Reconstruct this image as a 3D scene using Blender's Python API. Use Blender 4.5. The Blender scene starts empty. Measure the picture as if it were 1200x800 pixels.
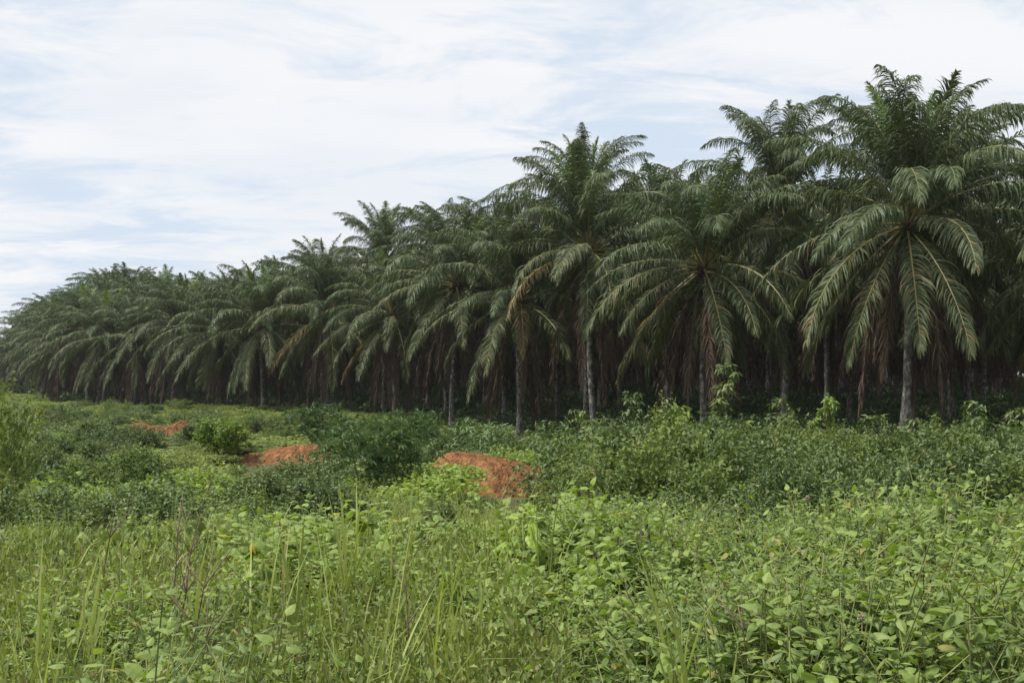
import bpy, math, random
import numpy as np
from mathutils import Matrix, Vector

random.seed(11)
R = np.random.default_rng(11)
S = bpy.context.scene
COL = S.collection
PI = math.pi
rad = math.radians

# ------------------------------------------------------------------ camera, sky, sun, exposure
EYE = 2.0                      # eye height in scene units (m); ground lies about 1.6 below it here
FPX = 1267.0                   # focal length in pixels of a 1200 px wide frame
HORY = 449.0                   # row of the horizon in that frame
cam_d = bpy.data.cameras.new("camera")
cam_d.sensor_width = 36.0
cam_d.lens = 36.0 * FPX / 1200.0
cam_d.clip_start = 0.05
cam_d.clip_end = 8000.0
cam = bpy.data.objects.new("camera", cam_d)
cam.location = (0, 0, EYE)
cam.rotation_euler = (rad(90 + math.degrees(math.atan((HORY - 400) / FPX))), 0, 0)
COL.objects.link(cam)
S.camera = cam

SUN_EL, SUN_AZ = 62.0, 258.0   # azimuth clockwise from +Y: to the left, a little behind
W = bpy.data.worlds.new("World")
S.world = W
W.use_nodes = True
nt = W.node_tree
nt.nodes.clear()


def wn(t, **k):
    n = nt.nodes.new(t)
    for a, b in k.items():
        setattr(n, a, b)
    return n


def wm(op, a, b=None, c=None):
    n = wn("ShaderNodeMath", operation=op)
    for i, v in enumerate((a, b, c)):
        if v is None:
            continue
        if isinstance(v, (int, float)):
            n.inputs[i].default_value = v
        else:
            nt.links.new(v, n.inputs[i])
    return n.outputs[0]


out = wn("ShaderNodeOutputWorld")
bg = wn("ShaderNodeBackground")
bg.inputs["Strength"].default_value = 0.1
sky = wn("ShaderNodeTexSky", sky_type='NISHITA')
sky.sun_disc = False
sky.sun_elevation = rad(SUN_EL)
sky.sun_rotation = rad(SUN_AZ)
sky.air_density = 1.0
sky.dust_density = 1.5
tc = wn("ShaderNodeTexCoord")
sep = wn("ShaderNodeSeparateXYZ")
nt.links.new(tc.outputs["Generated"], sep.inputs[0])
zz = wm("ADD", wm("MAXIMUM", sep.outputs[2], 0.0), 0.10)
comb = wn("ShaderNodeCombineXYZ")
nt.links.new(wm("DIVIDE", sep.outputs[0], zz), comb.inputs[0])
nt.links.new(wm("DIVIDE", sep.outputs[1], zz), comb.inputs[1])


def cloud_noise(scale, detail, rough, dist, off, stretch=(1, 1, 1)):
    m = wn("ShaderNodeMapping")
    m.inputs["Location"].default_value = off
    m.inputs["Scale"].default_value = stretch
    nt.links.new(comb.outputs[0], m.inputs[0])
    n = wn("ShaderNodeTexNoise")
    n.inputs["Scale"].default_value = scale
    n.inputs["Detail"].default_value = detail
    n.inputs["Roughness"].default_value = rough
    n.inputs["Distortion"].default_value = dist
    nt.links.new(m.outputs[0], n.inputs["Vector"])
    return n.outputs["Fac"]


def ramp(fac, stops):
    r = wn("ShaderNodeValToRGB")
    r.color_ramp.interpolation = 'EASE'
    e = r.color_ramp.elements
    while len(e) < len(stops):
        e.new(0.5)
    for el, (p, c) in zip(e, stops):
        el.position = p
        el.color = c if len(c) == 4 else (*c, 1)
    nt.links.new(fac, r.inputs[0])
    return r.outputs[0]


n_big = cloud_noise(0.55, 3, 0.5, 0.4, (3.1, 1.7, 0), (1.0, 0.8, 1))
n_fine = cloud_noise(2.7, 12, 0.67, 0.5, (0.4, 5.2, 0), (0.72, 1.05, 1))
n_grey = cloud_noise(0.9, 6, 0.55, 0.3, (7.4, 2.2, 0), (0.6, 1.2, 1))
dens = wm("ADD", wm("MULTIPLY", n_big, 0.49), wm("MULTIPLY", n_fine, 0.51))
mask = ramp(dens, [(0.42, (0.0,) * 3), (0.545, (1.0,) * 3)])
veil = wn("ShaderNodeMix", data_type='RGBA')          # thin high cloud over the clear blue
veil.inputs[0].default_value = 0.9
nt.links.new(sky.outputs[0], veil.inputs[6])
veil.inputs[7].default_value = (5.0, 5.65, 6.55, 1)
ccol = ramp(n_grey, [(0.36, (0.595, 0.622, 0.662)), (0.60, (0.655, 0.664, 0.680))])
cs = wn("ShaderNodeVectorMath", operation='SCALE')
nt.links.new(ccol, cs.inputs[0])
cs.inputs["Scale"].default_value = 10.0
mx = wn("ShaderNodeMix", data_type='RGBA')
nt.links.new(mask, mx.inputs[0])
nt.links.new(veil.outputs[2], mx.inputs[6])
nt.links.new(cs.outputs[0], mx.inputs[7])
nt.links.new(mx.outputs[2], bg.inputs["Color"])
nt.links.new(bg.outputs[0], out.inputs["Surface"])

sun_d = bpy.data.lights.new("sun", 'SUN')
sun_d.energy = 4.1
sun_d.angle = rad(10)
sun_d.color = (1.0, 0.965, 0.90)
sun = bpy.data.objects.new("sun", sun_d)
sv = Vector((math.sin(rad(SUN_AZ)) * math.cos(rad(SUN_EL)), math.cos(rad(SUN_AZ)) * math.cos(rad(SUN_EL)), math.sin(rad(SUN_EL))))
sun.rotation_euler = sv.to_track_quat('Z', 'Y').to_euler()
sun.location = (-20, -20, 40)
COL.objects.link(sun)

vs = S.view_settings
S.display_settings.display_device = 'sRGB'
vs.view_transform = 'Standard'
vs.look = 'None'
vs.exposure = 0.50
vs.gamma = 1.0
vs.use_curve_mapping = False
S.render.engine = 'CYCLES'
S.cycles.max_bounces = 8
S.cycles.diffuse_bounces = 3
S.cycles.transmission_bounces = 4
S.cycles.use_denoising = True
S.render.film_transparent = False


# ------------------------------------------------------------------ helpers
def px(x, D, y=None):
    """a point of the photograph (1200 x 800) at depth D, as world X (and Z)"""
    X = (x - 600.0) / FPX * D
    return X if y is None else (X, EYE + (HORY - y) * D / FPX)


def unit(a):
    a = np.asarray(a, float)
    return a / np.maximum(np.linalg.norm(a, axis=-1, keepdims=True), 1e-9)


def sstep(a, b, x):
    t = np.clip((x - a) / (b - a), 0, 1)
    return t * t * (3 - 2 * t)


class Geo:
    """collects vertices, quads and triangles; build() makes ONE mesh"""
    def __init__(self):
        self.v, self.q, self.t, self.r, self.n = [], [], [], [], 0
        self.qm, self.tm = [], []

    def add(self, v, quads=None, tris=None, rnd=None, mat=0):
        v = np.asarray(v, float).reshape(-1, 3)
        if quads is not None and len(quads):
            q = np.asarray(quads, int).reshape(-1, 4)
            self.q.append(q + self.n)
            self.qm.append(np.full(len(q), mat))
        if tris is not None and len(tris):
            t = np.asarray(tris, int).reshape(-1, 3)
            self.t.append(t + self.n)
            self.tm.append(np.full(len(t), mat))
        self.v.append(v)
        self.r.append(np.full(len(v), 0.5) if rnd is None else np.broadcast_to(np.asarray(rnd, float), (len(v),)).copy())
        self.n += len(v)

    def leaves(self, tpl, pos, d, up, L, Wd, rnd, mat=0):
        """copies of a leaf template: local x = width, y = length, z = normal"""
        tv, tq, tt = tpl
        pos, d, up = np.asarray(pos, float), unit(d), np.asarray(up, float)
        x = unit(np.cross(d, up))
        n = np.cross(x, d)
        N, k = len(pos), len(tv)
        L = np.broadcast_to(L, (N,))[:, None, None]
        Wd = np.broadcast_to(Wd, (N,))[:, None, None]
        v = pos[:, None] + Wd * tv[None, :, 0:1] * x[:, None] + L * tv[None, :, 1:2] * d[:, None] + L * tv[None, :, 2:3] * n[:, None]
        off = (np.arange(N) * k)[:, None, None]
        q = (np.asarray(tq, int).reshape(-1, 4)[None] + off) if len(tq) else None
        t = (np.asarray(tt, int).reshape(-1, 3)[None] + off) if len(tt) else None
        self.add(v, None if q is None else q.reshape(-1, 4), None if t is None else t.reshape(-1, 3), np.repeat(np.broadcast_to(rnd, (N,)), k), mat)

    def tube(self, pts, radii, sides=5, rnd=0.5, mat=0, cap=True):
        pts = np.asarray(pts, float)
        n = len(pts)
        radii = np.broadcast_to(radii, (n,))
        tan = unit(np.gradient(pts, axis=0))
        ref = np.array([1.0, 0, 0]) if abs(tan[:, 0]).mean() < 0.7 else np.array([0, 1.0, 0])
        a = unit(np.cross(tan, ref))
        b = np.cross(tan, a)
        th = np.arange(sides) * 2 * PI / sides
        v = pts[:, None] + radii[:, None, None] * (np.cos(th)[None, :, None] * a[:, None] + np.sin(th)[None, :, None] * b[:, None])
        q = []
        for i in range(n - 1):
            for j in range(sides):
                j2 = (j + 1) % sides
                q.append((i * sides + j, i * sides + j2, (i + 1) * sides + j2, (i + 1) * sides + j))
        v = v.reshape(-1, 3)
        t = []
        if cap:
            v = np.vstack([v, pts[-1:]])
            t = [((n - 1) * sides + j, (n - 1) * sides + (j + 1) % sides, n * sides) for j in range(sides)]
        self.add(v, q, t, rnd, mat)

    def strip(self, P, side, w, rnd, mat=0):
        """ribbons: P (N,S,3) spines, side (N,S,3) unit, w (N,S) half widths"""
        N, s = P.shape[:2]
        v = np.stack([P - side * w[..., None], P + side * w[..., None]], axis=2).reshape(N, s * 2, 3)
        base = np.array([(2 * i, 2 * i + 1, 2 * i + 3, 2 * i + 2) for i in range(s - 1)])
        q = base[None] + (np.arange(N) * s * 2)[:, None, None]
        self.add(v, q.reshape(-1, 4), None, np.repeat(np.broadcast_to(rnd, (N,)), s * 2), mat)

    def build(self, name, mats, smooth=True):
        m = bpy.data.meshes.new(name)
        v = np.vstack(self.v)
        q = np.vstack(self.q) if self.q else np.zeros((0, 4), int)
        t = np.vstack(self.t) if self.t else np.zeros((0, 3), int)
        m.vertices.add(len(v))
        m.vertices.foreach_set("co", v.astype(np.float32).ravel())
        m.loops.add(q.size + t.size)
        m.loops.foreach_set("vertex_index", np.concatenate([q.ravel(), t.ravel()]).astype(np.int32))
        m.polygons.add(len(q) + len(t))
        ls = np.concatenate([np.arange(len(q)) * 4, q.size + np.arange(len(t)) * 3]).astype(np.int32)
        m.polygons.foreach_set("loop_start", ls)
        mi = np.concatenate([np.concatenate(self.qm) if self.qm else np.zeros(0), np.concatenate(self.tm) if self.tm else np.zeros(0)])
        m.polygons.foreach_set("material_index", mi.astype(np.int32))
        m.polygons.foreach_set("use_smooth", np.full(len(q) + len(t), smooth, bool))
        a = m.attributes.new("rnd", 'FLOAT', 'POINT')
        a.data.foreach_set("value", np.concatenate(self.r).astype(np.float32))
        m.update(calc_edges=True)
        m.validate()
        for mt in (mats if isinstance(mats, (list, tuple)) else [mats]):
            m.materials.append(mt)
        return m


def link(name, mesh, parent=None, loc=None, rot=None, scale=None):
    o = bpy.data.objects.new(name, mesh)
    COL.objects.link(o)
    if parent is not None:
        o.parent = parent
    if loc is not None:
        o.location = loc
    if rot is not None:
        o.rotation_euler = rot
    if scale is not None:
        o.scale = (scale,) * 3 if isinstance(scale, (int, float)) else scale
    return o


def tag(o, label=None, cat=None, group=None, kind=None):
    for k, v in (("label", label), ("category", cat), ("group", group), ("kind", kind)):
        if v is not None:
            o[k] = v
    return o


def thing(name, loc, label, cat, group=None, rz=0.0, mesh=None, tilt=(0, 0), scale=None):
    o = link(name, mesh, None, loc, (tilt[0], tilt[1], rz), scale)
    if mesh is None:
        o.empty_display_size = 0.3
    return tag(o, label, cat, group)


# ------------------------------------------------------------------ materials
def mat_new(name):
    m = bpy.data.materials.new(name)
    m.use_nodes = True
    t = m.node_tree
    t.nodes.clear()
    return m, t


def N(t, typ, **k):
    n = t.nodes.new(typ)
    for a, b in k.items():
        setattr(n, a, b)
    return n


def leaf_mat(name, c_dark, c_light, c_odd=None, odd=0.0, trans=0.3, rough=0.5, spec=0.4, patch=0.35, tcol=None, patch_scale=0.5):
    """two greens mixed by leaf, plant and patch of ground; a few odd coloured leaves; light passes through"""
    m, t = mat_new(name)
    L = t.links.new
    at = N(t, "ShaderNodeAttribute", attribute_name="rnd")
    oi = N(t, "ShaderNodeObjectInfo")
    ge = N(t, "ShaderNodeNewGeometry")
    no = N(t, "ShaderNodeTexNoise")
    no.inputs["Scale"].default_value = patch_scale
    no.inputs["Detail"].default_value = 4
    L(ge.outputs["Position"], no.inputs["Vector"])

    def mth(op, a, b):
        n = N(t, "ShaderNodeMath", operation=op)
        for i, v in enumerate((a, b)):
            if isinstance(v, (int, float)):
                n.inputs[i].default_value = v
            else:
                L(v, n.inputs[i])
        return n.outputs[0]
    f = mth("ADD", mth("MULTIPLY", at.outputs["Fac"], 0.42), mth("MULTIPLY", oi.outputs["Random"], 0.45))
    f = mth("ADD", f, mth("MULTIPLY", mth("SUBTRACT", no.outputs["Fac"], 0.42), patch * 2.2))
    cl = N(t, "ShaderNodeClamp")
    L(f, cl.inputs[0])
    mix = N(t, "ShaderNodeMix", data_type='RGBA')
    L(cl.outputs[0], mix.inputs[0])
    mix.inputs[6].default_value = (*c_dark, 1)
    mix.inputs[7].default_value = (*c_light, 1)
    col = mix.outputs[2]
    if c_odd is not None:
        g = mth("GREATER_THAN", at.outputs["Fac"], 1.0 - odd)
        m2 = N(t, "ShaderNodeMix", data_type='RGBA')
        L(g, m2.inputs[0])
        L(col, m2.inputs[6])
        m2.inputs[7].default_value = (*c_odd, 1)
        col = m2.outputs[2]
    # fine mottling of the blade
    n2 = N(t, "ShaderNodeTexNoise")
    n2.inputs["Scale"].default_value = 45
    n2.inputs["Detail"].default_value = 3
    L(ge.outputs["Position"], n2.inputs["Vector"])
    hs = N(t, "ShaderNodeHueSaturation")
    L(mth("ADD", mth("MULTIPLY", n2.outputs["Fac"], 0.5), 0.75), hs.inputs["Value"])
    L(col, hs.inputs["Color"])
    col = hs.outputs[0]
    p = N(t, "ShaderNodeBsdfPrincipled")
    L(col, p.inputs["Base Color"])
    p.inputs["Roughness"].default_value = rough
    p.inputs["Specular IOR Level"].default_value = spec
    o = N(t, "ShaderNodeOutputMaterial")
    if trans > 0:
        tr = N(t, "ShaderNodeBsdfTranslucent")
        tm = N(t, "ShaderNodeMix", data_type='RGBA', blend_type='MULTIPLY')
        tm.inputs[0].default_value = 1.0
        L(col, tm.inputs[6])
        tm.inputs[7].default_value = (*(tcol or (1.25, 1.3, 0.6)), 1)
        L(tm.outputs[2], tr.inputs["Color"])
        ms = N(t, "ShaderNodeMixShader")
        ms.inputs[0].default_value = trans
        L(p.outputs[0], ms.inputs[1])
        L(tr.outputs[0], ms.inputs[2])
        L(ms.outputs[0], o.inputs[0])
    else:
        L(p.outputs[0], o.inputs[0])
    return m


def rough_mat(name, c1, c2, scale=6.0, rough=0.9, bump=0.4, c3=None, stretch=(1, 1, 1), spec=0.2, detail=8):
    m, t = mat_new(name)
    L = t.links.new
    tcn = N(t, "ShaderNodeTexCoord")
    mp = N(t, "ShaderNodeMapping")
    mp.inputs["Scale"].default_value = stretch
    L(tcn.outputs["Object"], mp.inputs[0])
    no = N(t, "ShaderNodeTexNoise")
    no.inputs["Scale"].default_value = scale
    no.inputs["Detail"].default_value = detail
    no.inputs["Roughness"].default_value = 0.65
    L(mp.outputs[0], no.inputs["Vector"])
    r = N(t, "ShaderNodeValToRGB")
    e = r.color_ramp.elements
    e[0].position, e[0].color = 0.34, (*c1, 1)
    e[1].position, e[1].color = 0.66, (*c2, 1)
    if c3 is not None:
        x = e.new(0.5)
        x.color = (*c3, 1)
    L(no.outputs["Fac"], r.inputs[0])
    p = N(t, "ShaderNodeBsdfPrincipled")
    L(r.outputs[0], p.inputs["Base Color"])
    p.inputs["Roughness"].default_value = rough
    p.inputs["Specular IOR Level"].default_value = spec
    if bump:
        b = N(t, "ShaderNodeBump")
        b.inputs["Strength"].default_value = bump
        b.inputs["Distance"].default_value = 0.05
        L(no.outputs["Fac"], b.inputs["Height"])
        L(b.outputs[0], p.inputs["Normal"])
    o = N(t, "ShaderNodeOutputMaterial")
    L(p.outputs[0], o.inputs[0])
    return m


M = {}
M['frond'] = leaf_mat("palm_leaflet", (0.046, 0.071, 0.027), (0.104, 0.132, 0.052), trans=0.20, rough=0.52, spec=0.30, patch=0.15)
M['frond_old'] = leaf_mat("old_palm_leaflet", (0.047, 0.066, 0.026), (0.104, 0.122, 0.049), c_odd=(0.17, 0.125, 0.055), odd=0.06, trans=0.16, rough=0.55, spec=0.3, patch=0.15)
M['frond_yellow'] = leaf_mat("yellowing_palm_leaflet", (0.12, 0.105, 0.035), (0.22, 0.18, 0.06), c_odd=(0.14, 0.085, 0.04), odd=0.25, trans=0.16, rough=0.6, spec=0.25, patch=0.1)
M['frond_young'] = leaf_mat("young_palm_leaflet", (0.10, 0.165, 0.03), (0.20, 0.28, 0.06), trans=0.3, rough=0.42, spec=0.45, patch=0.1)
M['frond_dead'] = leaf_mat("dead_palm_leaflet", (0.058, 0.042, 0.031), (0.150, 0.110, 0.080), trans=0.08, rough=0.9, spec=0.1, patch=0.1, tcol=(1, 0.9, 0.7))
M['rachis'] = rough_mat("palm_rachis", (0.15, 0.135, 0.05), (0.26, 0.22, 0.085), 5, 0.5, 0.1, spec=0.4)
M['rachis_dead'] = rough_mat("dead_palm_rachis", (0.07, 0.05, 0.035), (0.15, 0.11, 0.08), 5, 0.8, 0.2)
M['trunk'] = rough_mat("palm_bark", (0.045, 0.040, 0.034), (0.34, 0.33, 0.30), 7, 0.95, 0.8, c3=(0.11, 0.10, 0.088), stretch=(1, 1, 0.55))
M['stub'] = rough_mat("palm_leaf_base", (0.035, 0.026, 0.018), (0.12, 0.085, 0.055), 9, 0.95, 0.5)
M['fruit'] = rough_mat("palm_fruit", (0.02, 0.008, 0.008), (0.20, 0.05, 0.015), 14, 0.45, 0.6, c3=(0.06, 0.018, 0.012), spec=0.5)
M['fern'] = leaf_mat("fern_leaf", (0.045, 0.085, 0.02), (0.12, 0.19, 0.05), trans=0.3)
M['weed'] = leaf_mat("weed_leaf", (0.092, 0.150, 0.034), (0.275, 0.345, 0.085), c_odd=(0.26, 0.23, 0.06), odd=0.014, trans=0.34, rough=0.5, spec=0.3, patch=0.3, tcol=(1.2, 1.35, .45))
M['weed_dark'] = leaf_mat("dark_weed_leaf", (0.060, 0.105, 0.028), (0.165, 0.225, 0.062), c_odd=(0.22, 0.17, 0.06), odd=0.03, trans=0.3, rough=0.5, spec=0.3, patch=0.3, tcol=(1.2, 1.35, .45))
M['heart'] = leaf_mat("broad_leaf", (0.125, 0.190, 0.042), (0.300, 0.385, 0.090), c_odd=(0.34, 0.32, 0.04), odd=0.005, trans=0.36, rough=0.55, spec=0.3, patch=0.25)
M['lime'] = leaf_mat("lime_leaf", (0.24, 0.34, 0.05), (0.38, 0.47, 0.08), trans=0.4, rough=0.5, patch=0.1)
M['yellow'] = leaf_mat("yellow_leaf", (0.40, 0.30, 0.02), (0.50, 0.38, 0.04), trans=0.3, rough=0.5, patch=0.1)
M['grass'] = leaf_mat("grass_blade", (0.155, 0.200, 0.045), (0.345, 0.395, 0.115), c_odd=(0.34, 0.29, 0.15), odd=0.05, trans=0.34, rough=0.5, spec=0.35, patch=0.2)
M['herb'] = leaf_mat("herb_leaf", (0.090, 0.135, 0.034), (0.270, 0.310, 0.088), c_odd=(0.22, 0.19, 0.09), odd=0.03, trans=0.3, rough=0.6, spec=0.3, patch=0.5, patch_scale=0.22)
M['bush'] = leaf_mat("bush_leaf", (0.050, 0.088, 0.025), (0.170, 0.220, 0.066), c_odd=(0.21, 0.19, 0.09), odd=0.03, trans=0.26, rough=0.5, spec=0.4, patch=0.3)
M['bush_light'] = leaf_mat("light_bush_leaf", (0.075, 0.118, 0.030), (0.215, 0.268, 0.076), c_odd=(0.24, 0.20, 0.09), odd=0.03, trans=0.3, rough=0.6, spec=0.25, patch=0.3)
M['palmate'] = leaf_mat("palmate_leaf", (0.045, 0.090, 0.028), (0.140, 0.205, 0.070), trans=0.24, rough=0.5, spec=0.4, patch=0.25)
M['bright'] = leaf_mat("bright_bush_leaf", (0.11, 0.18, 0.028), (0.27, 0.34, 0.065), trans=0.34, rough=0.5, patch=0.2)
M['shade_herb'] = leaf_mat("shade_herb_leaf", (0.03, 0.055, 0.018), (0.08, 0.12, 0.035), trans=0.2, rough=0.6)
M['stem'] = rough_mat("weed_stem", (0.10, 0.14, 0.04), (0.22, 0.22, 0.08), 8, 0.7, 0.1)
M['twig'] = rough_mat("dry_twig", (0.085, 0.058, 0.035), (0.23, 0.18, 0.12), 12, 0.9, 0.3)
M['wood'] = rough_mat("shrub_wood", (0.06, 0.045, 0.03), (0.15, 0.12, 0.08), 10, 0.9, 0.3)
M['seed'] = rough_mat("seed_head", (0.22, 0.18, 0.11), (0.40, 0.34, 0.24), 30, 0.95, 0.2)
M['soil'] = rough_mat("laterite_soil", (0.085, 0.044, 0.021), (0.280, 0.136, 0.060), 3.2, 0.98, 1.0, c3=(0.185, 0.083, 0.034), detail=12)
M['ground'] = rough_mat("weedy_ground", (0.050, 0.040, 0.022), (0.075, 0.085, 0.030), 0.6, 1.0, 0.5, c3=(0.055, 0.062, 0.024))


# ------------------------------------------------------------------ terrain
_Y = np.array([-60, 0, 4, 8, 11, 15, 25, 35, 45, 70, 120, 240, 3000.0])
_Z = np.array([-1.7, -1.6, -1.65, -1.76, -2.1, -2.75, -3.1, -3.3, -3.25, -3.0, -2.65, -2.5, -2.5])


def ground_z(X, Y):
    X, Y = np.asarray(X, float), np.asarray(Y, float)
    Ys = np.maximum(Y, 1.0)
    u = X / Ys
    z = np.interp(Y, _Y, _Z)
    z = z + sstep(0.0, 0.16, u) * (sstep(17, 32, Y) * (1 - sstep(60, 95, Y))) * 0.52
    z = z + sstep(0.02, -0.18, u) * (sstep(9, 16, Y) * (1 - sstep(42, 70, Y))) * 0.10
    z = z - 0.75 * np.exp(-(((X - 0.5) / 7) ** 2 + ((Y - 62) / 14) ** 2))
    z = z + 0.22 * sstep(9, 16, Y) * (1 - sstep(60, 110, Y)) * (np.sin(X * .8 + 1.5 * np.sin(Y * .31)) * np.sin(Y * .52 + 1.2 * np.sin(X * .33 + 1)))
    z = z - 0.28 * sstep(7.2, 9.5, Y) * (1 - sstep(13, 16, Y)) * sstep(.12, .25, u)
    z = z + 0.20 * np.exp(-(((X - 1.7) / 1.3) ** 2 + ((Y - 7.6) / 1.6) ** 2)) - 0.35 * np.exp(-(((X + 0.7) / 2.0) ** 2 + ((Y - 26) / 4.5) ** 2)) - 0.25 * np.exp(-(((X + 8) / 2.5) ** 2 + ((Y - 36) / 6) ** 2)) + 0.05 * np.exp(-(((X - 1.6) / .9) ** 2 + ((Y - 4.6) / .9) ** 2))
    z = z + 0.10 * np.sin(X * 0.55 + 1.3) * np.sin(Y * 0.43) + 0.05 * np.sin(X * 1.7 + Y * 1.1)
    return EYE + z


def axis(n, lo, hi, p):
    a = np.linspace(-1, 1, n)
    a = np.sign(a) * (np.abs(a) ** p)
    return np.where(a < 0, -a * lo, a * hi)


gx = axis(221, -2500, 2500, 3.2)
gy = axis(221, -400, 4000, 3.2) + 20.0
GX, GY = np.meshgrid(gx, gy)
g = Geo()
nx, ny = len(gx), len(gy)
ii, jj = np.meshgrid(np.arange(nx - 1), np.arange(ny - 1))
b0 = (jj * nx + ii).ravel()
g.add(np.stack([GX, GY, ground_z(GX, GY)], -1), np.stack([b0, b0 + 1, b0 + nx + 1, b0 + nx], -1))
tag(link("ground", g.build("ground", M['ground'])), kind="structure")

# ------------------------------------------------------------------ leaf templates (x width, y length, z normal)
OVATE = (np.array([(0, 0, 0), (0, .22, .035), (0, .5, .045), (0, .78, .0), (0, 1, -.10),
                   (-.40, .20, -.02), (-.46, .46, -.03), (-.24, .76, -.05),
                   (.40, .20, -.02), (.46, .46, -.03), (.24, .76, -.05)], float),
         [(1, 2, 6, 5), (2, 3, 7, 6), (2, 1, 8, 9), (3, 2, 9, 10)],
         [(0, 1, 5), (3, 4, 7), (1, 0, 8), (4, 3, 10)])
HEART = (np.array([(0, 0.08, 0), (0, .3, .05), (0, .62, .04), (0, 1, -.14),
                   (-.30, -.06, -.02), (-.52, .22, -.05), (-.40, .58, -.07),
                   (.30, -.06, -.02), (.52, .22, -.05), (.40, .58, -.07)], float),
         [(1, 2, 6, 5), (2, 1, 8, 9)],
         [(0, 1, 5), (0, 5, 4), (2, 3, 6), (1, 0, 8), (0, 7, 8), (3, 2, 9)])
SMALL = (np.array([(0, 0, 0), (-.5, .42, .06), (0, 1, -.1), (.5, .42, .06)], float), [], [(0, 2, 1), (0, 3, 2)])
LANCE = (np.array([(0, 0, 0), (-.5, .35, .03), (0, .5, -.02), (.5, .35, .03), (0, 1, -.35)], float), [], [(0, 2, 1), (0, 3, 2), (1, 2, 4), (2, 3, 4)])


def palmate_tpl():
    v, t = [], []
    for a in (-112, -66, -30, 0, 30, 66, 112):
        ln = 1.0 if abs(a) < 40 else 0.82
        c, s = math.cos(rad(a)), math.sin(rad(a))
        b = len(v)
        for (x, y, z) in ((0, .05, 0), (-.11, .55, .03), (0, 1, -.22), (.11, .55, .03)):
            y *= ln
            v.append((x * c + y * s, -x * s + y * c, z))
        t += [(b, b + 2, b + 1), (b, b + 3, b + 2)]
    return (np.array(v), [], t)


PALMATE = palmate_tpl()


# ------------------------------------------------------------------ palm fronds
def curve_path(L, e0, bend, p, n=22, sway=0.0):
    s = np.linspace(0, 1, n)
    e = np.radians(e0 - bend * s ** p)
    e = np.maximum(e, rad(-88))
    az = sway * s ** 2
    d = np.stack([np.cos(e) * np.cos(az), np.cos(e) * np.sin(az), np.sin(e)], -1)
    P = np.zeros((n, 3))
    P[1:] = np.cumsum((d[1:] + d[:-1]) * 0.5 * L / (n - 1), axis=0)
    return s, P, d


def frond_geo(g, e0, bend, L=6.6, p=1.2, n_leaf=118, droop=1.0, spread=1.0, sway=0.0, seg=3, wid=0.026, dead=False, seed=0, matl=0, matr=1, xf=None, petiole=0.17):
    r = np.random.default_rng(seed)
    s, P, T = curve_path(L, e0, bend, p, sway=sway)
    tmp = Geo()
    # stalk: broad flat petiole narrowing to the tip
    rr = np.interp(s, [0, .05, .17, .6, 1], [.085, .06, .042, .024, .006])
    tmp.tube(P, rr, 4, 0.5, matr)
    n = n_leaf
    for sd in (-1, 1):
        u = petiole + (1 - petiole) * (np.arange(n) + r.uniform(-.35, .35, n) + .5) / n
        u = np.clip(u, petiole, 0.998)
        pos = np.stack([np.interp(u, s, P[:, k]) for k in range(3)], -1)
        tan = unit(np.stack([np.interp(u, s, T[:, k]) for k in range(3)], -1))
        hor = unit(np.cross(tan, np.array([0, 0, 1.0])) + 1e-4)
        # keep the side direction stable on steep fronds
        sidev = np.where(np.abs(tan[:, 2:3]) > .985, np.array([[0, -1.0, 0]]), hor) * -sd
        upv = np.cross(sidev, tan) * sd
        upv = np.where((upv[:, 2:3] < 0), -upv, upv)
        q = (u - petiole) / (1 - petiole)
        ln = np.interp(q, [0, .07, .22, .5, .8, .95, 1], [.34, .70, 1.0, 1.08, .82, .48, .30]) * 1.0 * L / 6.6
        ln = ln * r.uniform(.72, 1.08, n) * (1 + .10 * np.sin(u * 37 + seed))
        fw = np.interp(q, [0, .3, .8, 1], [.35, .55, .95, 1.8]) + r.normal(0, .20, n)
        lift = np.where(np.arange(n) % 2 == 0, .40, -.06) + r.normal(0, .22, n)
        if dead:
            ln = ln * r.uniform(.55, 1.0, n)
        d0 = unit(tan * fw[:, None] + sidev * spread + upv * lift[:, None])
        gr = droop * r.uniform(.55, 1.45, n)
        pts = [pos]
        d = d0.copy()
        sides = []
        for k in range(seg):
            d = unit(d + np.array([0, 0, -1.0]) * (gr * (0.30 + 0.55 * k))[:, None])
            pts.append(pts[-1] + d * (ln / seg)[:, None])
        Pp = np.stack(pts, 1)
        dd = np.gradient(Pp, axis=1)
        nrm = unit(upv + 0.25 * tan)
        sdv = unit(np.cross(unit(dd), nrm[:, None, :] + r.normal(0, .6, (n, 1, 3))))
        w = np.interp(np.linspace(0, 1, seg + 1), [0, .3, .7, 1], [.55, 1, .8, .06])[None] * wid * r.uniform(.8, 1.15, (n, 1))
        tmp.strip(Pp, sdv, np.broadcast_to(w, (n, seg + 1)), r.uniform(0, 1, n), matl)
    if xf is None:
        base = g.n
    V = np.vstack(tmp.v)
    if xf is not None:
        V = V @ xf[:3, :3].T + xf[:3, 3]
    off = g.n
    g.v.append(V)
    g.r.append(np.concatenate(tmp.r))
    for a, am in zip(tmp.q, tmp.qm):
        g.q.append(a + off)
        g.qm.append(am)
    for a, am in zip(tmp.t, tmp.tm):
        g.t.append(a + off)
        g.tm.append(am)
    g.n += len(V)


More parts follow.
